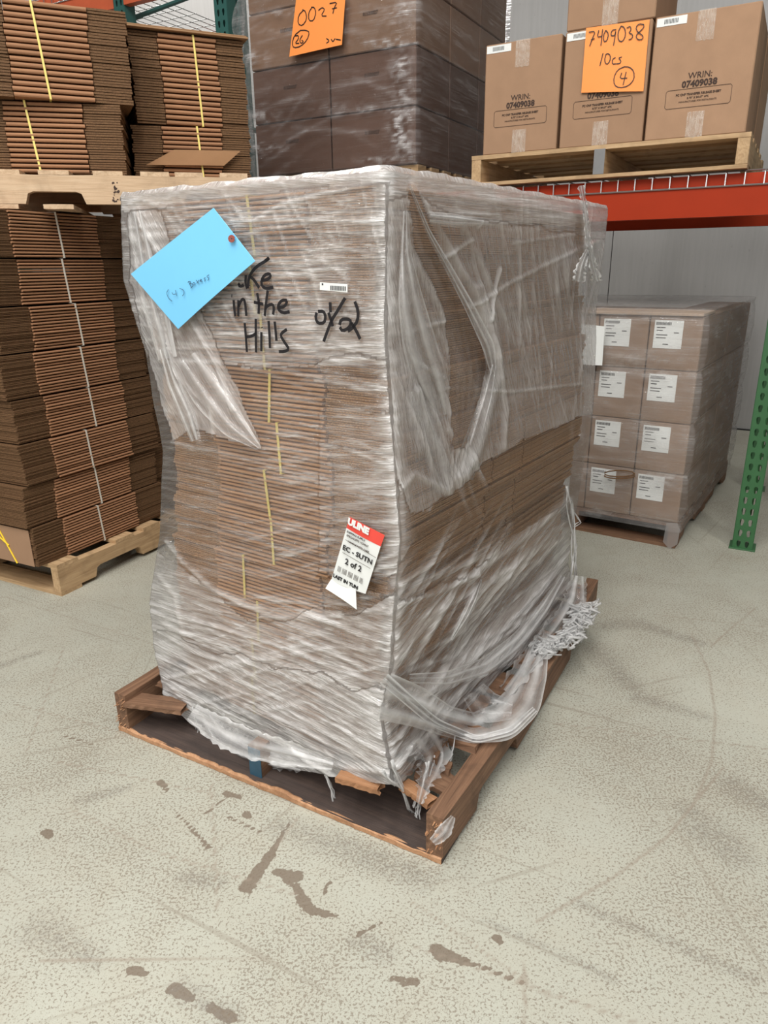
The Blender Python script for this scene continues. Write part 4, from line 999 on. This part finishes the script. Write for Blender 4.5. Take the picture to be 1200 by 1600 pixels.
def ltext(name, body, x, y, size, mat, dx=(1, .53), sx=1.0, bold=0.0, off=of + .0042):
    o3 = LP3(*Lc(x, y), off); e = LP3(*Lc(x + 100, y + 100 * dx[1] / dx[0]), off); xd = e - o3
    f = LP3(*Lc(x + 30, y - 100), off); yd = f - o3
    return add_local(text(name, body, size, tuple(o3), xd, Vector(yd) - Vector(yd).project(Vector(xd)), mat, None, sx, bold), pk)
ltext('heading_lettering', 'ULINE', 665, 285, .019, WHITEP, bold=.0012)
ltext('label_lettering', 'EC - SUTN', 655, 580, .0155, INK, sx=1.05, bold=.0003)
ltext('label_lettering', '2 of 2', 612, 690, .018, INK, bold=.0003)
ltext('label_lettering', 'LAST IN TUN', 530, 860, .011, INK, bold=.0004)
ltext('label_lettering', 'SHIPPING SUPPLY', 640, 385, .006, INK)
ltext('label_lettering', 'SPECIALISTS 1234567', 655, 435, .006, PRINT)
ltext('label_lettering', 'HANDLE WITH CARE', 665, 495, .0055, PRINT)
bars = []
for k in range(22):
    x = 470 + k * 12; y = 690 + (x - 470) * .53
    if k % 5 == 3: continue
    bars.append([LP3(*Lc(x - 10, y + 5), of + .0045), LP3(*Lc(x - 22, y + 60), of + .0045)])
add_local(ribbon('label_barcode', bars, .0009, nL3, PRINT, None, .0003), pk)
add_local(ribbon('label_rule', [[LP3(*Lc(500, 553), of + .0035), LP3(*Lc(790, 722), of + .0045)], [LP3(*Lc(530, 420), of + .0035), LP3(*Lc(850, 610), of + .0045)]], .0007, nL3, PRINT, None, .0003), pk)
# ------------------------------------------------------------------ cartons
def carton(label, group, loc, rz, dx, dy, dz, mat, name='carton', tapes=True, tx=.10, seam=True):
    rt = empty(name, loc, rz, label, 'box', group)
    m_ = MB(); m_.box(0, dx, 0, dy, 0, dz, bev=.004)
    o = m_.build('box_body', mat, rt)
    if seam:
        MB().box(.004, dx - .004, dy / 2 - .001, dy / 2 + .001, dz - .002, dz + .0006).build('flap_seam', DIMP, rt)
    if tapes:
        for z0, z1 in ((dz - tx, dz + .001), (.0, tx * .9)):
            t_ = MB(); w = .062; n = 10; V = []; Fc = []
            rr = random.Random(int(dy * 1000) + int(z0 * 100))
            for i in range(n + 1):
                for j in range(n + 1):
                    V.append((-.0012 - rr.uniform(0, .0006), dy * .5 - w / 2 + w * i / n, z0 + (z1 - z0) * j / n + (rr.uniform(-.002, .002) if j in (0,) else 0)))
            for i in range(n):
                for j in range(n): a = i * (n + 1) + j; Fc.append((a, a + 1, a + n + 2, a + n + 1))
            mesh_obj('packing_tape', V, Fc, TAPE, rt)
    return rt
def rk(x, y): return RACK_G + RN * x + RV * y
# cartons on right: three in front and one above
XL = -.03
rpal = pallet('pale pallet on the orange rack beam under the three tan cartons', (*rk(XL + .0, .155), 1.5615), RACK_RZ, 1.02, 1.15, W_PINE, (0,), .09, (), (), 6)
for c in list(rpal.children): bpy.data.objects.remove(c)
rr = random.Random(3)
for x in (0, .47, .94): # stringers run along the beam here: blocks at ends seen as square posts
    pass
for y in (0, .545, 1.098):
    o = MB().box(0, 1.02, y, y + .045, .014, .108, bev=.002).build('stringer', W_PINE, rpal)
for x in (0, .18, .34, .50, .66, .92):
    rough_board(1.143, .10, .017, rr, 0, W_PINE, 'deck_board', rpal, (x + .05, 0, .108))
for x in (0, .46, .92): rough_board(1.143, .09, .014, rr, 0, W_PINE, 'bottom_board', rpal, (x + .045, 0, 0))
o = MB().box(-.001, .0, .545, .59, .014, .11).build('painted_end', STEEL, rpal)
CH = .428; cz = 1.6855
def carton_text(rt, dy):
    X, Y_ = (0, -1, 0), (0, 0, 1); c = dy / 2
    text('printed_lettering', 'WRIN:', .030, (-.0012, c, CH * .50), X, Y_, PRINT, rt, 1.0, .0002)
    text('printed_lettering', '07409038', .031, (-.0012, c, CH * .435), X, Y_, PRINT, rt, 1.02, .0012)
    text('printed_lettering', 'PC CNF TRANSFER RELEASE SHEET', .0105, (-.0012, c, CH * .355), X, Y_, PRINT, rt, 1.0, .0003)
    text('printed_lettering', '8.75" X 84.67" 6PK', .010, (-.0012, c, CH * .325), X, Y_, PRINT, rt, 1.0, .0001)
    text('printed_lettering', 'MANUFACTURED FOR RESTAURANTS', .008, (-.0012, c, CH * .297), X, Y_, PRINT, rt)
    w, h, r = .118, .032, .006; zc = CH * .325
    bx = [(-w + r, -h), (w - r, -h), (w, -h + r), (w, h - r), (w - r, h), (-w + r, h), (-w, h - r), (-w, -h + r), (-w + r, -h)]
    ribbon('printed_frame', [[(-.0012, c + a, zc + b) for a, b in bx]], .0014, (-1, 0, 0), PRINT, rt, .0003)
def top_label(rt, dy):
    MB().box(-.0015, .0, dy - .115, dy - .006, CH - .034, CH - .006).build('white_barcode_label', WHITEP, rt)
    ribbon('barcode_bars', [[(-.0018, dy - .035 - k * .0052, CH - .012), (-.0018, dy - .035 - k * .0052, CH - .027)] for k in range(10)], .0026, (-1, 0, 0), INK, rt, .0003)
for (y0, y1, lab, txt) in ((.178, .548, 'tan carton nearest the green post on the rack, with bold printed numbers', True), (.558, .898, 'middle tan carton on the rack, behind the orange number note', True), (.912, 1.246, 'leftmost tan carton on the rack, beside the dark wrapped cartons', True)):
    c_ = carton(lab, 'tan cartons on the rack pallet', (*rk(XL + .002, y0), cz), RACK_RZ, .46, y1 - y0, CH, CARTON)
    top_label(c_, y1 - y0); carton_text(c_, y1 - y0)
c_ = carton('tan carton standing on the leftmost and middle rack cartons, cut by the frame top', 'tan cartons on the rack pallet', (*rk(XL + .004, .552), cz + CH + .002), RACK_RZ, .46, .345, CH, CARTON)
for (y0, y1, nm) in ((.178, .548, 'nearest the green post'), (.558, .898, 'behind the middle one'), (.912, 1.246, 'behind the leftmost one')):  # unseen second row, added for more shade under the rack
    carton('tan carton in the added unseen back row of the rack pallet, ' + nm, 'tan cartons on the rack pallet', (*rk(.47, y0), cz), RACK_RZ, .46, y1 - y0, CH, CARTON, tapes=False)
# orange note
PO = rk(XL - .004, 0)
on = lambda x, y, off=0: on_plane(730 + x * 470 / 1200, y * 470 / 1200, PO, RV, off)
nR3 = (-RN[0], -RN[1], 0)
no = empty('orange_note', tuple(on(580, 372)), 0, 'orange handwritten sheet taped across the tan cartons on the rack', 'note')
add_local(quad_sheet('paper', [on(*p, .002) for p in ((475, 112), (728, 78), (703, 364), (455, 370))], ORANGE, None, 8, .0006, .003, nR3), no)
Z3 = lambda x, y: ((900 + x * 260 / 1200 - 730) * 1200 / 470, (20 + y * 260 / 1200) * 1200 / 470)
st7 = [[(92, 140), (140, 132), (120, 180), (98, 240)], [(108, 195), (135, 185)], [(165, 125), (152, 175), (185, 168)], [(192, 118), (180, 235)], [(215, 125), (198, 160), (200, 210), (225, 200), (235, 150), (215, 125)],
       [(290, 120), (258, 125), (250, 165), (280, 165), (288, 122), (280, 180), (270, 235)], [(325, 95), (302, 140), (305, 200), (335, 210), (360, 160), (350, 105), (325, 95)], [(365, 110), (392, 95), (398, 125), (378, 145), (410, 155), (405, 185), (380, 195)],
       [(490, 85), (455, 78), (430, 105), (445, 140), (485, 165), (480, 192), (445, 195), (430, 165), (460, 135), (490, 105), (488, 82)],
       [(195, 290), (172, 382)], [(215, 300), (205, 345), (220, 375), (245, 350), (248, 305), (228, 292), (215, 300)], [(285, 322), (262, 335), (262, 370), (288, 368)], [(330, 318), (305, 325), (325, 345), (318, 365), (290, 368)],
       [(330, 432), (315, 475), (370, 470)], [(362, 425), (340, 520)], [(350, 388), (300, 410), (272, 465), (275, 520), (310, 542), (375, 530), (420, 480), (418, 420), (385, 390), (345, 388)]]
add_local(ribbon('marker_handwriting', [[on(*Z3(x, y), .0065) for x, y in smooth_line(s)] for s in st7], .0034, nR3, INK, None, .0004), no)
# ------------------------------------------------------------------ dark wrapped cartons on the rack
pallet('pallet on the rack under the shrink-wrapped dark cartons', (*rk(.03, 1.60), 1.5615), RACK_RZ, 1.14, .98, W_PINE, (0, .47, .942), .088, (0, .15, .30, .45, .60, .75, .90, 1.04), (0, .5, 1.04), 12)
rowz = [1.685, 1.932, 2.180, 2.428]; places = ['bottom', 'second', 'third', 'top']
names2 = {0: 'right', 1: 'left'}
for r_ in range(4):
    for c_ in range(2):
        for d_ in range(3):
            if d_ > 0 and c_ == 1: continue
            h_ = .243
            lab = '%s-row brown carton of the dark wrapped rack load, %s half%s' % (places[r_], names2[c_], ('', ', second one back', ', third one back')[d_])
            y0 = 1.605 + c_ * .478
            k_ = carton(lab, 'brown cartons in the dark wrapped rack load', (*rk(.01 + d_ * .385 + .004 * (r_ % 2), y0), rowz[r_]), RACK_RZ, .38, .470, h_, CARTOND if r_ < 2 else CARTONM, tapes=False)  # upper rows are lit; lower rows get darker kraft as painted shade
            if d_ == 0:
                text('printed_lettering', '01530027', .020, (-.0012, .235, h_ * .62), (0, -1, 0), (0, 0, 1), PRINT, k_, 1.0, .0006)
def shelf_film(name_lbl, y0, y1, x0, x1, z0, z1, rows, root, mat, base, seed, blobs=(), st=.011, sc=.012, nseg=160, angf=None, bl=.35, sag=.012):
    nL = int((y1 - y0) / st); nR = int((x1 - x0) / (st * 1.6)); nz = int((z1 - z0) / st)
    path = [(x0, y1 - (y1 - y0) * i / nL, -1, 0) for i in range(nL)] + [(x0 + (x1 - x0) * i / nR, y0, 0, -1) for i in range(nR)] + [(x1, y0 + (y1 - y0) * i / 8, 1, 0) for i in range(8)] + [(x1 - (x1 - x0) * i / 8, y1, 0, 1) for i in range(8)]
    A = np.array(path); nx = len(A); zz = np.linspace(z0, z1, nz)
    x = np.tile(A[:, 0], (nz, 1)); y = np.tile(A[:, 1], (nz, 1)); na = np.tile(A[:, 2], (nz, 1)); nb_ = np.tile(A[:, 3], (nz, 1)); z = np.tile(zz[:, None], (1, nx))
    G = root
    P = np.stack([G[0] + RN[0] * x + RV[0] * y, G[1] + RN[1] * x + RV[1] * y, z], -1) if mat is not FILMG else np.stack([G[0] + WX[0] * x + WY[0] * y, G[1] + WX[1] * x + WY[1] * y, z], -1)
    X, Y = proj(P); hz = np.full(X.shape, base) * (.5 + vnoise(X / 40, Y / 30, seed)); dp = np.zeros(X.shape)
    for r in rows:
        dp -= 0; g = np.exp(-((z - r) / .012) ** 2); dp += -.006 * g; hz += .10 * np.exp(-((z - r) / .008) ** 2)
    rn = np.random.default_rng(seed)
    s = (y1 - y); sx_, sy_ = s + x, z       # unrolled coordinates
    for _ in range(nseg):
        cx = rn.uniform(0, (y1 - y0) + (x1 - x0)); cz_ = rn.uniform(z0, z1); l = rn.uniform(.06, .45); an = angf(cx, cz_, rn) if angf else rn.normal() * .15
        a_ = (cx - math.cos(an) * l / 2, cz_ - math.sin(an) * l / 2); b_ = (cx + math.cos(an) * l / 2, cz_ + math.sin(an) * l / 2)
        crease(hz, dp, sx_, sy_, a_, b_, rn.uniform(.005, .014), rn.uniform(.05, bl), rn.uniform(-1, 1) * sc * .5)
    for (px, py, rr_, dh, hh) in blobs:
        g = np.exp(-(((X - px) / rr_[0]) ** 2 + ((Y - py) / rr_[1]) ** 2)); hz += dh * g * np.clip(2.6 * vnoise(X / 7, Y / 3.2, seed + 3) - .75, 0, 1.2); dp += hh * g * vnoise(X / 7, Y / 9, seed + 4)
    # bulge between rows
    if len(rows) > 1:
        for ra, rb in zip(rows[:-1], rows[1:]):
            t = np.clip((z - ra) / (rb - ra), 0, 1); dp += sag * np.sin(np.pi * t) * ((z >= ra) & (z < rb))
    dp = np.clip(dp, -.006, .05) + .006 
    mx = RN if mat is not FILMG else WX; my = RV if mat is not FILMG else WY
    P[..., 0] += (na * mx[0] + nb_ * my[0]) * dp; P[..., 1] += (na * mx[1] + nb_ * my[1]) * dp
    flow = np.stack([sx_, sy_], -1)
    return P, nx, nz, hz, flow
sw_ = empty('stretch_wrap', (*rk(0, 1.6), 1.56), 0, 'glossy clear stretch film round the dark cartons on the rack', 'stretch film')
P, nx, nz, hz, fl = shelf_film('', 1.590, 2.575, -.006, 1.19, 1.672, 2.70, rowz, RACK_G, FILMC, .06, 3,
    blobs=[(632, 110, (18, 26), 1.1, .03), (635, 150, (16, 14), .8, .02), (628, 200, (16, 26), 1.3, .03), (632, 235, (20, 16), 1.0, .02), (415, 232, (24, 6), 1.4, .012), (408, 182, (24, 7), 1.4, .012), (402, 92, (22, 10), 1.2, .012), (625, 30, (26, 26), .6, .02), (600, 252, (44, 4), 1.3, .010), (600, 68, (46, 5), 1.2, .012), (545, 170, (70, 8), .5, .008), (470, 20, (90, 5), .7, .006), (480, 50, (60, 4), .8, .006)],  # white haze blobs paint the glints of lamps on the film
    angf=lambda cx, cz_, rn: rn.normal() * .12 + (.28 if cx < .5 else -.12))
add_local(film_object('wrap_shell', P, nx, nz, hz, fl, FILMC, None, True), sw_)
# loose film web bulging at its left end
add_local(film_object('film_web', *(lambda: (
    (lambda U, T: np.stack([
        (RACK_G[0] + RN[0] * (.0 + .02 * np.sin(T * 9)) + RV[0] * (2.575 + (.085 * np.abs(np.cos(T * math.pi * 4.05)) ** .6) * U)),
        (RACK_G[1] + RN[1] * (.0 + .02 * np.sin(T * 9)) + RV[1] * (2.575 + (.085 * np.abs(np.cos(T * math.pi * 4.05)) ** .6) * U)),
        1.672 + T * 1.0], -1))(*np.meshgrid(np.linspace(0, 1, 10), np.linspace(0, 1, 90))), 10, 90, np.full((90, 10), .55), np.stack(np.meshgrid(np.linspace(0, .2, 10), np.linspace(0, 1, 90)), -1)))(), FILMC, None), sw_)
PM = rk(-.012, 0)
om = lambda x, y, off=0: on_plane(360 + x * .25, y * .25, PM, RV, off)
no = empty('orange_note', tuple(om(520, 340)), 0, 'orange sheet marked 0027 under the film of the dark rack load', 'note')
add_local(quad_sheet('paper', [om(*p, .026) for p in ((418, -60), (722, -60), (697, 280), (368, 355))], ORANGE, None, 8, .0006, .001, nR3), no)
s27 = [[(455, 65), (425, 95), (422, 150), (450, 162), (478, 120), (470, 70), (450, 60)], [(510, 45), (488, 80), (490, 130), (520, 130), (535, 80), (525, 45), (505, 45)], [(550, 65), (575, 45), (590, 60), (565, 100), (600, 100)], [(620, 22), (668, 12), (650, 45), (640, 85)], [(635, 55), (665, 48)],
       [(405, 225), (425, 220), (425, 245), (402, 272), (430, 270)], [(450, 220), (432, 250), (440, 272), (458, 262), (445, 250)], [(440, 188), (400, 220), (385, 270), (395, 300), (440, 290), (480, 250), (495, 200), (470, 188), (440, 190)],
       [(600, 240), (620, 255), (600, 270)], [(630, 245), (640, 262), (655, 240)], [(660, 245), (690, 250)]]
add_local(ribbon('marker_handwriting', [[om(x, y, .0285) for x, y in smooth_line(s)] for s in s27], .0045, nR3, INK, None, .0004), no)
# ------------------------------------------------------------------ wrapped stack of white-labelled cartons on the floor at right
WC = np.array([1.309, 2.965]); WX = u2((.557, .8306)); WY = np.array([-WX[1], WX[0]]); WRZ = math.atan2(WX[1], WX[0])
def wk(x, y): return WC + WX * x + WY * y
pallet('wooden pallet on the floor under the wrapped white-labelled cartons at right', (*wk(.0, .0), 0), WRZ, 1.30, .95, W_OLD, (0, .45, .912), .085, (0, .2, .4, .6, .8, 1.0, 1.2), (0, .6, 1.2), 15)
lz = .1175; lh = .2235
for r_ in range(4):
    for c_ in range(4):
        for d_ in range(2):
            if d_ and c_: continue
            colw = ['rightmost', 'next', 'third', 'innermost'][c_]
            lab = '%s-layer carton of the floor stack beside the green post, %s column%s' % (places[r_], colw, ', rear' if d_ else '')
            k_ = carton(lab, 'white-labelled cartons on the right floor pallet', (*wk(.004 + d_ * .64, .004 + c_ * .214), lz + r_ * lh), WRZ, .635, .210, lh - .002, CARTONW, tapes=False)
            if not d_:
                y0, y1, z0, z1 = .075, .190, .090, .205
                MB().box(-.0016, 0, y0, y1, z0, z1).build('white_label', WHITEP, k_)
                ln = [[(-.002, y1 - .008 - q * .0052, z1 - .008), (-.002, y1 - .008 - q * .0052, z1 - .020)] for q in range(12)]
                ln += [[(-.002, y1 - .010, z1 - .030), (-.002, y1 - .045, z1 - .030)], [(-.002, y1 - .010, z1 - .042), (-.002, y1 - .035, z1 - .042)], [(-.002, y1 - .010, z1 - .060), (-.002, y1 - .055, z1 - .060)], [(-.002, y1 - .010, z1 - .072), (-.002, y1 - .050, z1 - .072)], [(-.002, y1 - .040, z1 - .098), (-.002, y1 - .062, z1 - .098)], [(-.002, y1 - .080, z1 - .050), (-.002, y1 - .100, z1 - .050)]]
                ribbon('label_print', ln, .0032, (-1, 0, 0), INK, k_, .0003)
o = MB().box(-.01, .25, .004, .86, lz + 4 * lh, lz + 4 * lh + .012, bev=.002).build('cap_sheet', kraft('pale_cap', (.55, .42, .32))); o.location = (*WC, 0); o.rotation_euler = (0, 0, WRZ)
tag(o, 'pale cardboard cap strip along the top front edge of the wrapped floor stack', 'cardboard sheet')
ww = empty('stretch_wrap', (*WC, .1), 0, 'grey hazy stretch film round the white-labelled floor stack', 'stretch film')
P, nx, nz, hz, fl = shelf_film('', -.012, .88, -.014, 1.30, .085, 1.035, [lz + i * lh for i in range(5)], WC, FILMG, .26, 9,
    blobs=[(1050, 585, (50, 10), .3, .01), (1000, 560, (60, 8), .3, .01), (930, 740, (60, 6), .35, .008), (1060, 745, (40, 6), .35, .008), (1080, 800, (20, 10), .3, .01), (960, 800, (60, 6), .25, .005)],
    angf=lambda cx, cz_, rn: rn.normal() * .12 - .25 * (rn.random() < .5), nseg=130, bl=.30, sag=.008)
hz[:, int(.892 / .011):] += .08
add_local(film_object('wrap_shell', P, nx, nz, hz, fl, FILMG, None, True), ww)
rim = P[-1]; cen = np.array([*wk(.64, .43), 1.035]); Q = np.stack([rim * (1 - k) + cen * k for k in (0, .02, .2, .6, .98)], 0)
Q[1:, :, 2] += .004 + .004 * vnoise(Q[1:, :, 0] * 15, Q[1:, :, 1] * 15, 2)
add_local(film_object('top_cover', Q, nx, 5, np.full(Q.shape[:2], .38), Q[..., :2], FILMG, None, True), ww)
V = [tuple(wk(-.02, y)) + (z,) for y, z in ((.0, .13), (.045, .12), (.05, .03), (.02, .0015), (-.012, .03), (-.015, .1))]
V = [(a_ + (-.0) * WX[0], b_, z) for a_, b_, z in V]
o = mesh_obj('film_tail', V, [(0, 1, 2, 3, 4, 5)], FILMG, None); at = o.data.attributes.new('haze', 'FLOAT', 'POINT'); at.data.foreach_set('value', [.6] * 6); add_local(o, ww)
wq = [on_plane(px, py, WC + WX * -.05, WY) for px, py in ((900, 505), (945, 510), (941, 571), (900, 569))]
o = quad_sheet('paper_slip', wq, WHITEP, None, 5, .001, .004, (-WX[0], -WX[1], 0)); tag(o, 'blank white paper slip stuck on the film of the white-labelled floor stack', 'paper')
# ripped brown hole in the film at the bottom layer
q = on_plane(968, 742, WC - WX * .03, WY)
m_ = MB(); n = 12
for k in range(2):
    pts = [tuple(on_plane(968 + 24 * math.cos(t), 740 + k * 3 + 5 * math.sin(t), WC - WX * (.03 + .004 * k), WY)) for t in np.linspace(0, math.pi if k else 2 * math.pi, n)]
    m_.tube(pts, .003, 5)
o = m_.build('torn_hand_hole_edge', EDGE); add_local(o, ww)

# ------------------------------------------------------------------ bulk box and pallet added out of view to shade the corner
pallet('old wooden pallet added out of view under the shade-casting bulk box', (*rk(.30, -1.36), 0), RACK_RZ, 1.10, .98, W_OLD, (0, .47, .942), .088, (0, .2, .4, .6, .8, 1.0), (0, .5, 1.0), 31)
bb = carton('tall brown bulk box added out of view to shade the corner by the green post', None, (*rk(.30, -1.36), .122), RACK_RZ, 1.08, .97, 1.12, CARTONM, tapes=False)
